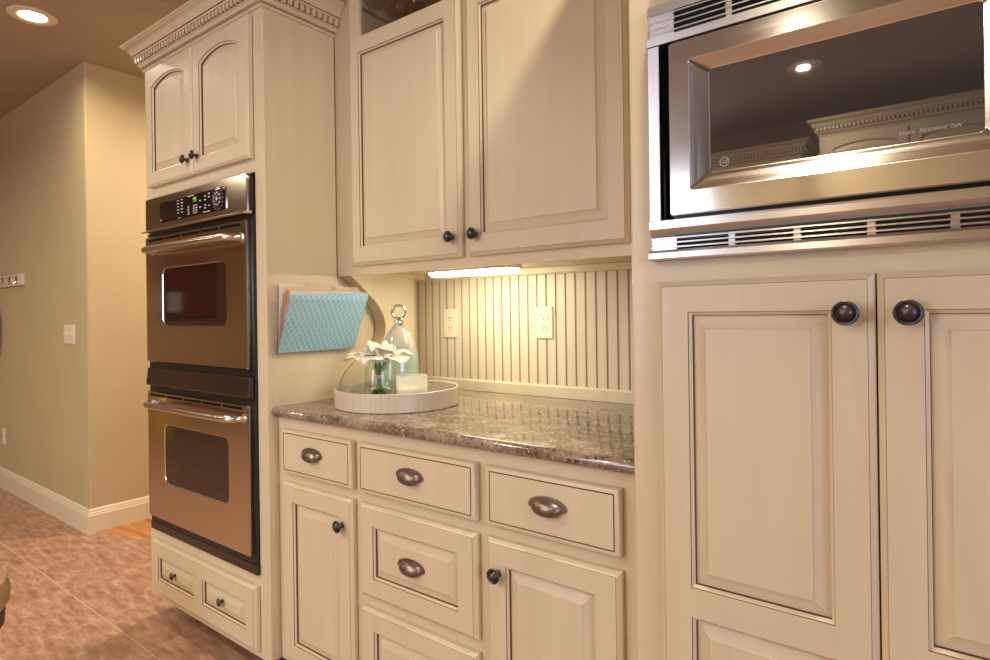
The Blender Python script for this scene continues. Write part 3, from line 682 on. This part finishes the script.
d = glazed_door(-1.661, -1.158); knob(d, -1.191, 1.444, YU - .021)
d = glazed_door(-1.131, -.618); knob(d, -1.100, 1.4455, YU - .021)
# scrolled bracket carrying the left end down to the counter
ctrl = [(1.388, 1.3525), (1.402, 1.350), (1.43, 1.331), (1.475, 1.293), (1.522, 1.253), (1.552, 1.209), (1.562, 1.165), (1.549, 1.118), (1.510, 1.075), (1.460, 1.040), (1.418, 1.005), (1.396, .970), (1.388, .935), (1.386, .9155)]
def catmull(P, n=5):
    o = []
    for i in range(len(P) - 1):
        p0, p1, p2, p3 = P[max(i - 1, 0)], P[i], P[i + 1], P[min(i + 2, len(P) - 1)]
        for k in range(n):
            t = k / n; o.append(tuple(.5 * (2 * p1[j] + (p2[j] - p0[j]) * t + (2 * p0[j] - 5 * p1[j] + 4 * p2[j] - p3[j]) * t * t + (3 * p1[j] - p0[j] - 3 * p2[j] + p3[j]) * t ** 3) for j in range(len(p1))))
    return o + [P[-1]]
arc = catmull(ctrl)
mb = MB(); pl = arc + [(1.716, .9155), (1.716, 1.3525)]
mb.prism(pl, lambda p, x: (x, p[0], p[1]), -1.7605, -1.700, M['cream'])
mb.bridge([(-1.7612, y, z) for y, z in arc], [(-1.7585, y - .0012, z) for y, z in arc], M['glaze'], closed=False)
obj('side_bracket', mb, uc, loc=(-1.73, 1.388, .9155), angle=40, label='C-shaped scrolled end bracket standing on the counter')
obj('joint_glaze_bead', MB().box(-1.7617, -1.7600, YU - .0025, YU + .002, 1.352, 2.22, M['glaze']), uc, smooth=False, label='thin brown glaze line along the joint')  # brown glaze line of the joint, drawn as a thin bead

# glasses behind the left pane
def wine_glass(x, y, z):
    t = thing('wine_glass', 'wine glass', 'glass', (x, y, z), 'stemmed glasses behind the cabinet pane')
    mb = MB(); pr = [(.033, 0), (.033, .0015), (.012, .004), (.004, .010), (.0036, .075), (.008, .085), (.026, .100), (.036, .125), (.037, .145), (.031, .185)]
    mb.lathe(pr, (x, y, z), (0, 0, 1), M['stemware'], 24, caps=False); obj('bowl_and_stem', mb, t); return t
w0 = wine_glass(-1.600, 1.440, 2.1985)
w0['label'] = 'clear stemmed glass in the glazed cabinet, nearest its left side wall'
for (x, y, lb) in ((-1.530, 1.445, 'clear stemmed glass in the front row, second from the cabinet side wall'),
                   (-1.450, 1.440, 'clear stemmed glass in the glazed cabinet, middle of the front row'),
                   (-1.370, 1.442, 'clear stemmed glass in the front row, second from the centre stile'),
                   (-1.290, 1.440, 'clear stemmed glass in the glazed cabinet, nearest the centre stile'),
                   (-1.565, 1.535, 'clear stemmed glass in the back row of the glazed cabinet, towards the left'),
                   (-1.490, 1.545, 'clear stemmed glass in the back row of the glazed cabinet, in the middle'),
                   (-1.410, 1.540, 'clear stemmed glass in the back row of the glazed cabinet, towards the right')):
    dup(w0, (x, y, 2.1985), lb)

# under-cabinet lamp
ul = thing('under_cabinet_light', 'slim lit lamp bar fixed under the cream wall cabinet', 'light', (-1.29, 1.585, 1.372))
mb = MB(); mb.box(-1.470, -1.110, 1.545, 1.625, 1.358, 1.3715, M['white']); obj('housing', mb, ul, bevel=.003)
mb = MB(); n = 10; pr = [(1.585 - .034 * math.cos(PI * k / n), 1.358 - .015 * math.sin(PI * k / n)) for k in range(n + 1)]
mb.prism(pr, lambda p, x: (x, p[0], p[1]), -1.462, -1.118, M['tube']); obj('diffuser', mb, ul, label='white glowing lamp diffuser')

# ------------------------------------------------------------------ right tower with microwave
RX0, RX1 = -.494, .325
rc = thing('microwave_cabinet', 'tall cream cabinet holding the built-in microwave over two panelled doors', 'cabinet', ((RX0 + RX1) / 2, YF, 0))
mb = MB()
mb.box(RX0, RX0 + .018, YF + .02, YW - .002, .085, 2.225, M['cream']); mb.box(RX1 - .018, RX1, YF + .02, YW - .002, .085, 2.225, M['cream'])
mb.box(RX0 + .018, RX1 - .018, YW - .012, YW - .002, .1, 2.225, M['interior']); mb.box(RX0, RX1, YF + .02, YW - .002, 2.225, 2.24, M['cream']); mb.box(RX0 + .018, RX1 - .018, YF + .022, YW - .012, .09, .105, M['cream'])
mb.box(RX0 + .018, RX1 - .018, YF + .022, YW - .012, 1.285, 1.30, M['interior'])
obj('carcass', mb, rc)
mb = MB()
mb.prism([(RX0, YF + .005), (RX0 + .005, YF), (-.428, YF), (-.428, YF + .02), (RX0, YF + .02)], lambda p, z: (p[0], p[1], z), .085, 2.225, M['cream']); mb.box(.258, RX1, YF, YF + .02, .085, 2.225, M['cream'])
for a, b in ((.085, .14), (1.235, 1.33), (1.772, 1.85), (2.16, 2.225)): mb.box(-.428, .258, YF, YF + .02, a, b, M['cream'])
obj('face_frame', mb, rc)
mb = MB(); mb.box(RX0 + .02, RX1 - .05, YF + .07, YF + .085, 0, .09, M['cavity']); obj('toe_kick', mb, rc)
YR = YF - .021
for (x0, x1, kx, lb) in ((-.4335, -.0864, -.1235, None), (-.0838, .263, -.0435, None)):
    d = panel_door('door', rc, x0, x1, .122, 1.268, YR, panels=[(x0 + .0585, x1 - .0585, .709, 1.211), (x0 + .0585, x1 - .0585, .180, .656)])
    knob(d, kx, 1.2065, YR, 1.08)
d = arch_door('upper_door', rc, -.4335, -.0872, 1.83, 2.207, YR); knob(d, -.115, 1.88, YR)
d = arch_door('upper_door', rc, -.0832, .263, 1.83, 2.207, YR); knob(d, -.055, 1.88, YR)
crown(rc, RX0, RX1, YF, 1.386, YW - .002)

mw = thing('microwave', 'stainless steel microwave with smoked window built into the right cabinet', 'microwave', (-.085, YF, 1.308))
X0, X1 = -.4455, .2755; yt = YF - .020
mb = MB(); mb.box(X0 + .045, X1 - .045, YF - .012, YF + .42, 1.345, 1.735, M['dark']); obj('oven_body', mb, mw, label='black body seen in the gap beside the door')
for xa_ in (X0, X1 - .0225): mb = MB(); mb.box(xa_, xa_ + .0225, yt, YF - .001, 1.382, 1.7095, M['steel_light']); obj('side_trim', mb, mw, bevel=.0015)
def grille(name, z0, z1, lo, hi, top):
    mb = MB(); yb = YF - .002
    if top:
        mb.prism([(yt, hi), (yt + .003, z1), (yb, z1), (yb, hi)], lambda p, x: (x, p[0], p[1]), X0, X1, M['steel_light'])
        mb.box(X0, X1, yt - .002, yb, z0, lo, M['steel_light'])
    else:
        mb.prism([(yt + .012, hi), (yt - .001, hi + .016), (yt - .001, z1), (yb, z1), (yb, hi)], lambda p, x: (x, p[0], p[1]), X0, X1, M['steel_light'])
        mb.prism([(yt - .007, z0 + .003), (yt - .005, z0), (yb, z0), (yb, lo + .001), (yt - .002, lo + .001), (yt - .006, lo - .004)], lambda p, x: (x, p[0], p[1]), X0, X1, M['steel_light'])
    g = obj(name, mb, mw, loc=(X0, yt, z0), angle=25)
    mb = MB(); mb.box(X0 + .001, X1 - .001, yb - .004, yb, lo, hi, M['grille_dark']); obj('dark_slot', mb, g, smooth=False, label='black opening behind the slats')
    mb = MB(); ns = 4 if top else 3
    for k in range(ns):
        z = lo + (hi - lo) * (k + .5) / ns + .0005
        mb.prism([(yt - .0005, z), (yt - .0002, z + .0026), (yb - .004, z + .0052), (yb - .004, z + .0022)], lambda p, x: (x, p[0], p[1]), X0 + .003, X1 - .003, M['steel_light'])
    for k in range(12):
        pass
    for cx in (-.297, -.1935, -.090, .0125, .116): mb.box(cx - .0055, cx + .0055, yt + .004, yb - .004, lo, hi, M['steel_light'])
    mb.box(X0 + .004, X0 + .050, yt + .005, yb - .004, lo, hi, M['steel_light']); mb.box(X1 - .050, X1 - .004, yt + .005, yb - .004, lo, hi, M['steel_light'])
    obj('slats', mb, g, smooth=False)
grille('vent_grille', 1.710, 1.786, 1.7245, 1.768, True)
grille('vent_grille', 1.308, 1.3815, 1.3255, 1.3505, False)
# door
mb = MB(); yd = 1.058; DX0, DX1, DZ0, DZ1 = -.398, .150, 1.386, 1.697; n = 6
a = rrect(DX0, DX1, DZ0, DZ1, .004, YF - .014, n); b = rrect(DX0, DX1, DZ0, DZ1, .004, yd + .003, n); c = rrect(DX0 + .002, DX1 - .002, DZ0 + .002, DZ1 - .002, .003, yd, n)
e = rrect(-.361, .079, 1.427, 1.661, .006, yd, n); e2 = rrect(-.360, .078, 1.428, 1.660, .006, yd + .001, n)
f = rrect(-.331, .048, 1.456, 1.642, .008, yd + .017, n); f2 = rrect(-.3295, .0465, 1.4575, 1.6405, .007, yd + .018, n)
mb.cap(a, M['dark']); mb.bridge(a, b, M['steel']); mb.bridge(b, c, M['steel']); mb.bridge(c, e, M['steel']); mb.bridge(e, e2, M['chrome']); mb.bridge(e2, f, M['steel']); mb.bridge(f, f2, M['chrome'])
dr = obj('door', mb, mw, loc=((DX0 + DX1) / 2, yd, DZ0), angle=20)
mb = MB(); mb.cap(f2, M['mwglass']); obj('window', mb, dr, label='smoked dark glass window')
mb = MB(); yk = yd + .0172
for wd_, xa_, xb_, hh in (('S', -.0530, -.0497, .0062), ('ENSOR', -.0492, -.0335, .0050), ('M', -.0275, -.0231, .0062), ('ICROWAVE', -.0226, .0052, .0050), ('O', .0080, .0117, .0062), ('VEN', .0121, .0212, .0050)):
    tm = MB(); text_mesh(tm, wd_, 1, lambda c: (c.x, c.y, c.z), M['printgrey'], .22)
    u0, u1 = min(v[0] for v in tm.v), max(v[0] for v in tm.v); w0_, w1_ = min(v[1] for v in tm.v), max(v[1] for v in tm.v)
    mb.add([(xa_ + (v[0] - u0) / (u1 - u0) * (xb_ - xa_), yk - .0002 * (v[2] > 0), 1.4695 + (v[1] - w0_) / (w1_ - w0_) * hh) for v in tm.v], tm.f, M['printgrey'])
obj('window_lettering', mb, dr, smooth=False, label='small grey italic capitals on the glass')
mb = MB(); mb.torus((-.3055, yk, 1.4722), (0, 1, 0), .0078, .0005, M['printgrey'], 32, 5); mb.torus((-.3055, yk, 1.4722), (0, 1, 0), .0066, .0003, M['printgrey'], 32, 5)
text_mesh(mb, 'GE', .0082, lambda c: (-.3055 + c.x, yk - c.z, 1.4722 + c.y), M['printgrey'], .25); obj('round_emblem', mb, dr, smooth=False, label='round grey emblem on the glass')
mb = MB(); mb.box(.156, X1 - .024, yd + .002, YF - .014, 1.384, 1.697, M['steel']); mb.box(.170, X1 - .036, yd + .0005, yd + .003, 1.42, 1.66, M['blackglass']); obj('control_panel', mb, mw, bevel=.001)

# ------------------------------------------------------------------ things on the counter
ZC = .9145
tx, ty = -1.460, 1.391
tr = thing('round_tray', 'round pale inlaid tray with a low rim on the granite counter', 'tray', (tx, ty, ZC))
R = .204
mb = MB(); mb.lathe([(0, .0005), (R - .003, .0005), (R, .003), (R, .057), (R - .002, .059), (R - .007, .059), (R - .009, .057), (R - .009, .007), (0, .007)], (tx, ty, ZC), (0, 0, 1), M['tray'], 96, caps=False)
obj('tray_body', mb, tr, angle=30)
ZT = ZC + .0072
jx, jy = -1.474, 1.328
jr = thing('glass_jar', 'clear glass jar of white flowers on the round tray', 'jar', (jx, jy, ZT))
mb = MB(); mb.lathe([(0, 0), (.044, 0), (.049, .004), (.050, .012), (.050, .112), (.047, .122), (.040, .130), (.039, .148), (.0365, .148), (.0372, .130), (.0445, .120), (.0472, .111), (.0472, .013), (.044, .008), (0, .007)], (jx, jy, ZT), (0, 0, 1), M['jar'], 48, caps=False); obj('jar_glass', mb, jr)
mb = MB(); mb.lathe([(0, .0076), (.0435, .0086), (.0468, .014), (.0468, .052), (0, .052)], (jx, jy, ZT), (0, 0, 1), M['water'], 40, caps=False); obj('water', mb, jr, label='clear water in the bottom of the jar')
fl = thing('flower_bouquet', 'tied bunch of white calla lilies standing in the glass jar', 'flowers', (jx, jy, ZT + .01))
def calla(tip, base, R, tw):
    """one bloom: a short funnel opening to a wide, wavy, almost flat rim drawn out to a point on its outer side"""
    base = Vector(base); tip = Vector(tip); hz = Vector((tip.x - base.x, tip.y - base.y, 0)); out = math.atan2(hz.y, hz.x)
    mb = MB(); nt, na = 12, 40; rows = []
    H_ = tip.z - base.z
    for i in range(nt + 1):
        t = i / nt; row = []
        c = base + hz * (t ** 1.3) * .45
        for k in range(na):
            a = 2 * PI * k / na; da = math.atan2(math.sin(a - out), math.cos(a - out)); pt = math.exp(-(da / .5) ** 2)
            r = .006 + (R - .006) * t ** 1.7 * (1 + .55 * pt * t ** 2 + .09 * math.sin(3 * a + tw) * t)
            z = H_ * (1 - (1 - t) ** 1.8) - .020 * max(0, t - .5) * (1 + math.cos(da)) + .0065 * math.sin(5 * a + tw) * t ** 2 + .004 * math.sin(9 * a + 2 * tw) * t ** 3
            row.append((c.x + r * math.cos(a), c.y + r * math.sin(a), c.z + z))
        rows.append(row)
    for a_, b_ in zip(rows, rows[1:]): mb.bridge(a_, b_, M['petal'])
    bl = obj('bloom', mb, fl, loc=base, angle=80)
    sm = bl.modifiers.new('thickness', 'SOLIDIFY'); sm.thickness = .0012
    mb = MB(); q = base + hz * .2 + Vector((0, 0, H_ * .75)); mb.tube([tuple(base + Vector((0, 0, .004))), tuple((base + q) / 2), tuple(q)], [.003, .0034, .0015], M['spadix'], 8); obj('spadix', mb, bl, label='yellow spadix')
    return bl
tie = Vector((jx - .006, jy + .002, ZT + .088))
hd = [((-.090, -.020, .176), (-.024, -.004, .140), .046, 3.4), ((-.050, -.060, .170), (-.014, -.014, .138), .050, 4.2), ((.035, -.060, .168), (.010, -.014, .138), .050, 5.4),
      ((.095, .000, .166), (.024, -.002, .139), .046, 6.0), ((.050, .055, .182), (.010, .014, .141), .048, 1.2), ((-.050, .045, .186), (-.014, .012, .141), .048, 2.2), ((.004, -.004, .200), (-.003, -.002, .146), .044, 4.8)]
for k, (tp, bs, rr_, tw) in enumerate(hd):
    o = Vector((jx, jy, ZT)); b = o + Vector(bs); calla(o + Vector(tp), b, rr_, tw)
    mb = MB(); a = k * .9; ft = Vector((jx - .006 + .021 * math.cos(a), jy + .002 + .021 * math.sin(a), ZT + .012))
    md = tie + Vector((.0058 * math.cos(a + 2.6), .0058 * math.sin(a + 2.6), 0))
    mb.tube(catmull([tuple(ft), tuple(md), tuple(b), tuple(b + Vector((0, 0, .006)))], 5), .0046, M['stem'], 8); obj('stem', mb, fl, label='green stem')
mb = MB(); mb.lathe([(.0125, -.006), (.0140, -.004), (.0140, .004), (.0125, .006)], tie, (0, 0, 1), M['tie'], 24, caps=False); obj('tie', mb, fl, label='pale tie round the stems')

cx_, cy_ = -1.352, 1.350
cd = thing('candle', 'ivory wax candle in a frosted glass tumbler on the tray', 'candle', (cx_, cy_, ZT))
mb = MB(); mb.lathe([(0, 0), (.046, 0), (.049, .003), (.050, .098), (.0485, .099), (.0475, .098), (.0465, .008), (0, .007)], (cx_, cy_, ZT), (0, 0, 1), M['frosted'], 48, caps=False); obj('tumbler', mb, cd, label='frosted glass tumbler')
mb = MB(); mb.lathe([(0, .0075), (.0460, .0085), (.0465, .060), (.044, .058), (.006, .056), (0, .0565)], (cx_, cy_, ZT), (0, 0, 1), M['wax'], 40, caps=False); obj('wax', mb, cd)
mb = MB(); mb.tube([(cx_, cy_, ZT + .055), (cx_ + .0005, cy_, ZT + .064), (cx_ + .002, cy_, ZT + .069)], .0009, M['dark'], 6); obj('wick', mb, cd)

bx_, by_ = -1.540, 1.478
cl = thing('glass_cloche', 'tall silvered glass bell with a ring handle on the tray', 'cloche', (bx_, by_, ZT))
mb = MB(); mb.lathe([(.071, 0), (.0715, .004), (.071, .07), (.0685, .115), (.063, .157), (.053, .196), (.039, .228), (.023, .246), (.013, .252)], (bx_, by_, ZT), (0, 0, 1), M['mercury'], 56, caps=False); obj('glass_bell', mb, cl, angle=70)
mb = MB(); mb.lathe([(.018, .245), (.020, .248), (.020, .254), (.013, .257), (.011, .260), (.0185, .263), (.0185, .269), (.010, .272), (0, .273)], (bx_, by_, ZT), (0, 0, 1), M['chrome'], 28); obj('collar', mb, cl, label='silver collar')
mb = MB(); zc = ZT + .273 + .0265; ax = Vector((.72, -.69, 0)); mb.torus((bx_, by_, zc), ax, .0225, .0048, M['chrome'], 44, 10)
u = ax.cross(Vector((0, 0, 1))).normalized()
for k in range(26):
    a = 2 * PI * k / 26; p = Vector((bx_, by_, zc)) + (u * math.cos(a) + Vector((0, 0, 1)) * math.sin(a)) * .0262
    mb.lathe([(0, -.003), (.0022, -.0018), (.003, 0), (.0022, .0018), (0, .003)], p, (0, 0, 1), M['chrome'], 8, caps=False)
obj('ring_handle', mb, cl, label='beaded silver ring handle')

# ------------------------------------------------------------------ wall file with folders on the oven cabinet's side
XS = TX1
fh = thing('wall_file', 'clear acrylic file pocket fixed to the side of the oven cabinet', 'file holder', (XS, 1.28, 1.09))
mb = MB(); mb.box(XS + .0008, XS + .0035, 1.116, 1.440, 1.095, 1.258, M['acrylic']); obj('back_plate', mb, fh, smooth=False)
mb = MB()
def sheet(mb, x_b, z_b, x_t, z_t, y0, y1, th, mt, top=None):
    """thin upright card from (x_b,z_b) leaning out to (x_t,z_t); top = outline of its upper edge as (y, extra height)"""
    dv = Vector((x_t - x_b, 0, z_t - z_b)); nrm = Vector((dv.z, 0, -dv.x)).normalized() * th; un = dv.normalized()
    out = [(y0, None), (y1, None)] + [(y, e) for y, e in (top or [(y1, 0), (y0, 0)])]
    A = [Vector((x_b, y, z_b)) if e is None else Vector((x_t, y, z_t)) + un * e for y, e in out]
    mb.bridge([tuple(p) for p in A], [tuple(p + nrm) for p in A], mt); mb.cap([tuple(p) for p in A], mt, True); mb.cap([tuple(p + nrm) for p in A], mt)
sheet(mb, -1.7405, 1.090, -1.668, 1.268, 1.112, 1.447, .002, M['acrylic']); mb.box(XS + .0008, -1.7395, 1.112, 1.447, 1.087, 1.090, M['acrylic']); obj('front_plate', mb, fh, smooth=False)
def folder(name, label, cat, xb, xt, zt, y0, y1, mt, top=None, th=.0011, grp='card folders in the wall file'):
    mb = MB(); sheet(mb, xb, 1.0915, xt, zt, y0, y1, th, mt, top); o = obj(name, mb, loc=(xb, (y0 + y1) / 2, 1.0915), smooth=False); tag(o, label, cat, grp); return o
def tabtop(y0, y1, a, b, h): return [(y1, 0), (b + .008, 0), (b, h), (a, h), (a - .008, 0), (y0, 0)]
folder('paper_sheet', 'white paper sheet at the very back of the wall file', 'paper', -1.7570, -1.7470, 1.318, 1.140, 1.40, M['paper'])
folder('file_folder', 'cream folder with a middle tab, rearmost of the folders in the wall file', 'folder', -1.7545, -1.7240, 1.312, 1.150, 1.452, M['manila'], tabtop(1.150, 1.452, 1.235, 1.335, .012))
folder('file_folder', 'manila folder with a tab at its right end, behind the aqua folder', 'folder', -1.7525, -1.7120, 1.303, 1.150, 1.448, M['manila'], tabtop(1.150, 1.448, 1.345, 1.436, .010))
folder('file_folder', 'orange folder showing its edge behind the pink one in the wall file', 'folder', -1.7500, -1.7000, 1.297, 1.140, 1.30, M['orange'])
folder('file_folder', 'pale pink folder directly behind the aqua one in the wall file', 'folder', -1.7475, -1.6850, 1.296, 1.134, 1.440, M['pink'])
folder('paper_sheet', 'white paper showing its edge just behind the aqua folder', 'paper', -1.7460, -1.6720, 1.2935, 1.134, 1.442, M['paper'])
folder('file_folder', 'aqua folder with a pale lattice pattern at the front of the wall file', 'folder', -1.7440, -1.6640, 1.280, 1.130, 1.446, M['folder_blue'], [(1.446, .010), (1.285, .010), (1.272, 0), (1.130, 0)])

# ------------------------------------------------------------------ hooks, hanging cloth, pouf on the left
hr = thing('hook_rack', 'white hook rail high on the tan wall at the left edge', 'coat rack', (-5.3, 1.30, 1.48))
mb = MB(); mb.box(-5.90, -4.915, 1.280, 1.2995, 1.440, 1.520, M['white']); obj('board', mb, hr, bevel=.004)
for hx in (-5.02, -5.17, -5.32, -5.47, -5.62, -5.77):
    mb = MB(); mb.box(hx - .009, hx + .009, 1.276, 1.281, 1.455, 1.505, M['knob'])
    mb.tube(catmull([(hx, 1.277, 1.495), (hx, 1.250, 1.502), (hx, 1.225, 1.520), (hx, 1.218, 1.545)], 4), .004, M['chrome'], 8)
    mb.tube(catmull([(hx, 1.277, 1.466), (hx, 1.250, 1.452), (hx, 1.235, 1.462), (hx, 1.232, 1.478)], 4), .004, M['chrome'], 8)
    obj('hook', mb, hr, loc=(hx, 1.278, 1.48), label='small silver double hook')
mb = MB(); rows = []
for i in range(15):
    t = i / 14; z = 1.450 - .44 * t; row = []
    for k in range(25):
        u = k / 24; w_ = .05 + .13 * min(1, t * 2.2)
        row.append((-5.62 + (u - .5) * 2 * w_, 1.255 - .03 * min(1, t * 3) + .020 * math.sin(u * 19 + t * 2) * min(1, .3 + t), z - .02 * math.sin(u * PI) * t))
    rows.append(row)
for a, b in zip(rows, rows[1:]): mb.bridge(a, b, M['red_cloth'], closed=False)
o = obj('hanging_cloth', mb, loc=(-5.62, 1.25, 1.45), angle=80); s = o.modifiers.new('thickness', 'SOLIDIFY'); s.thickness = .006
tag(o, 'dark red cloth hanging from the white hook rail', 'cloth')
px_, py_ = -2.335, .36
pf = thing('round_stool', 'round tan upholstered stool cut off by the left edge', 'stool', (px_, py_, 0))
mb = MB(); mb.lathe([(0, .46), (.10, .46), (.17, .452), (.195, .435), (.205, .405), (.203, .37), (.192, .352), (0, .348)], (px_, py_, 0), (0, 0, 1), M['tan_fabric'], 48, caps=False); obj('cushion', mb, pf)
mb = MB(); mb.lathe([(0, .348), (.192, .348), (.190, .305), (.170, .278), (0, .275)], (px_, py_, 0), (0, 0, 1), M['grey_fabric'], 48, caps=False); obj('apron', mb, pf, label='dark grey apron under the cushion')
for k in range(4):
    a = PI / 4 + PI / 2 * k; mb = MB(); mb.tube([(px_ + .11 * math.cos(a), py_ + .11 * math.sin(a), .28), (px_ + .13 * math.cos(a), py_ + .13 * math.sin(a), 0)], [.018, .012], M['grey_fabric'], 10); obj('leg', mb, pf)

# ------------------------------------------------------------------ the other side of the kitchen, seen in the microwave glass
fc = thing('pantry_cabinet', 'cream cabinet with arched doors across the room, mirrored in the microwave glass', 'cabinet', (.1, -2.35, 0))
yo = -2.35
def flip(m):   # built facing -y like the others, then turned to face the room
    return m
mb = MB(); mb.box(-.66, .80, YB + .002, yo, 0, 2.365, M['cream']); obj('carcass', mb, fc)
fc2 = thing('far_wall_cabinet', 'lower cream cabinet beside the far arched cabinet, mirrored in the microwave glass', 'cabinet', (-1.05, -2.6, 1.4))
mb = MB(); mb.box(-1.44, -.820, YB + .002, -2.62, 1.40, 2.32, M['cream']); obj('carcass', mb, fc2)
def turned(parent_old, fn, cx, yf):
    """run fn on a scratch root facing -y, then turn everything half a circle about (cx, yf)"""
    before = set(bpy.data.objects); fn(); new = [o for o in bpy.data.objects if o not in before and o.parent == parent_old]
    for o in new:
        p = Vector(parent_old['_w']); w = o.location + p
        o.location = Vector((2 * cx - w.x, 2 * yf - w.y, w.z)) - p; o.rotation_euler = (0, 0, PI)
def far_doors():
    for i in range(3): arch_door('door', fc, -.64 + i * .475, -.64 + i * .475 + .465, 1.25, 2.34, yo - .021)
    for i in range(3): panel_door('door', fc, -.64 + i * .475, -.64 + i * .475 + .465, .12, 1.23, yo - .021)
    crown(fc, -.66, .80, yo, -1.77, -1.77, dz=.14)
turned(fc, far_doors, .07, yo)
def far_doors2():
    for i in range(2): arch_door('door', fc2, -1.435 + i * .307, -1.435 + i * .307 + .30, 1.41, 2.30, -2.641)
    crown(fc2, -1.44, -.820, -2.62, -2.30, -2.30, dz=.10)
turned(fc2, far_doors2, -1.13, -2.62)

t = thing('pin_board', 'dark red framed board on the far wall, mirrored in the upper oven window', 'board', (XL, -1.30, 1.55))
obj('panel', MB().box(XL + .001, XL + .02, -1.62, -1.02, 1.22, 1.92, M['red_cloth']), t, smooth=False)
mb = MB()
for a_ in ((-1.66, -1.62, 1.18, 1.96), (-1.02, -.98, 1.18, 1.96), (-1.62, -1.02, 1.18, 1.22), (-1.62, -1.02, 1.92, 1.96)): mb.box(XL + .001, XL + .03, *a_, M['darkbrown'])
obj('frame', mb, t, smooth=False)
obj('paper', MB().box(XL + .0205, XL + .022, -1.24, -1.08, 1.27, 1.50, M['paper']), t, smooth=False, label='white paper pinned to the board')
t = thing('canister', 'yellow canister on the floor by the far wall, mirrored in the lower oven window', 'canister', (-6.15, -.55, 0))
M['yellow'] = plain('yellow plastic', (.75, .55, .10), .4)
mb = MB(); mb.lathe([(0, .001), (.10, .001), (.105, .01), (.105, .42), (0, .42)], (-6.15, -.55, 0), (0, 0, 1), M['yellow'], 32, caps=False); obj('body', mb, t)
mb = MB(); mb.lathe([(0, .42), (.115, .42), (.115, .47), (.10, .48), (0, .48)], (-6.15, -.55, 0), (0, 0, 1), M['yellow'], 32, caps=False); obj('lid', mb, t)

# ------------------------------------------------------------------ light
def area(name, loc, rot, size, power, col, shape='DISK', sy=None, spread=PI):
    l = bpy.data.lights.new(name, 'AREA'); l.energy = power; l.color = col; l.shape = shape; l.size = size
    if sy: l.size_y = sy
    l.spread = spread
    o = bpy.data.objects.new(name, l); C.objects.link(o); o.location = loc; o.rotation_euler = rot; return o
WARM = (1, .87, .66)
CANS = [(-3.45, .955, 9), (-.66, -1.80, 18), (-2.2, -1.80, 34), (-5.3, -.9, 26), (-.30, .955, 14), (-3.05, 2.20, 30), (-2.45, -.45, 17)]  # far-left, passage and oven-front lamps are unseen, added as fill
for i, (x, y, p) in enumerate(CANS):
    if i: can_light(x, y, ('round recessed ceiling lamp mirrored in the microwave glass', 'round recessed lamp behind the camera, left of the mirrored one', 'added unseen lamp brightening the far left that the oven steel mirrors', 'round recessed lamp in front of the microwave', 'added unseen lamp in the passage, brightening the side of the wall block', 'added unseen fill lamp in front of the ovens')[i - 1], .034)
    area('lamp_glow', (x, y, CEIL - .012), (0, 0, 0), .066, p, WARM, spread=math.radians(165))
area('daylight', ((WX0 + WX1) / 2, YB - .25, (WZ0 + WZ1) / 2 + .1), (PI / 2, 0, 0), 1.5, 60, (.80, .84, 1), 'RECTANGLE', 1.8)
area('daylight', (XR + .3, (VY0 + VY1) / 2, (VZ0 + VZ1) / 2 + .1), (0, PI / 2, 0), 1.7, 72, (.76, .80, 1), 'RECTANGLE', 2.3)
wd = bpy.data.worlds.new('sky'); sc.world = wd; wd.use_nodes = True
wd.node_tree.nodes['Background'].inputs['Color'].default_value = (.75, .87, 1, 1); wd.node_tree.nodes['Background'].inputs['Strength'].default_value = 1.0

# ------------------------------------------------------------------ camera
yaw, roll, f = -.6463, .0136, 597.4
fw = Vector((math.sin(yaw), math.cos(yaw), 0)); rt = Vector((math.cos(yaw), -math.sin(yaw), 0)); dn = Vector((0, 0, -1))
c, s = math.cos(roll), math.sin(roll)
cxv = rt * c + dn * s; cdn = -rt * s + dn * c
cam = bpy.data.cameras.new('camera'); co = bpy.data.objects.new('camera', cam); C.objects.link(co)
mat = Matrix.Identity(4)
for i in range(3): mat[i][0] = cxv[i]; mat[i][1] = -cdn[i]; mat[i][2] = -fw[i]
mat[0][3], mat[1][3], mat[2][3] = 0, 0, 1.215
co.matrix_world = mat
cam.sensor_width = 36; cam.lens = 36 * f / 990; cam.shift_y = -(330 - 312.37) / 990; cam.clip_start = .02
sc.camera = co
sc.view_settings.view_transform = 'Standard'; sc.view_settings.look = 'None'; sc.view_settings.gamma = 1; sc.view_settings.use_curve_mapping = False
sc.view_settings.exposure = 0.20
sc.cycles.max_bounces = 10; sc.cycles.diffuse_bounces = 5; sc.cycles.glossy_bounces = 5; sc.cycles.transmission_bounces = 8; sc.cycles.transparent_max_bounces = 10
sc.cycles.sample_clamp_indirect = 8; sc.cycles.caustics_reflective = False; sc.cycles.caustics_refractive = False
for o in bpy.data.objects:
    if '_w' in o.keys(): del o['_w']
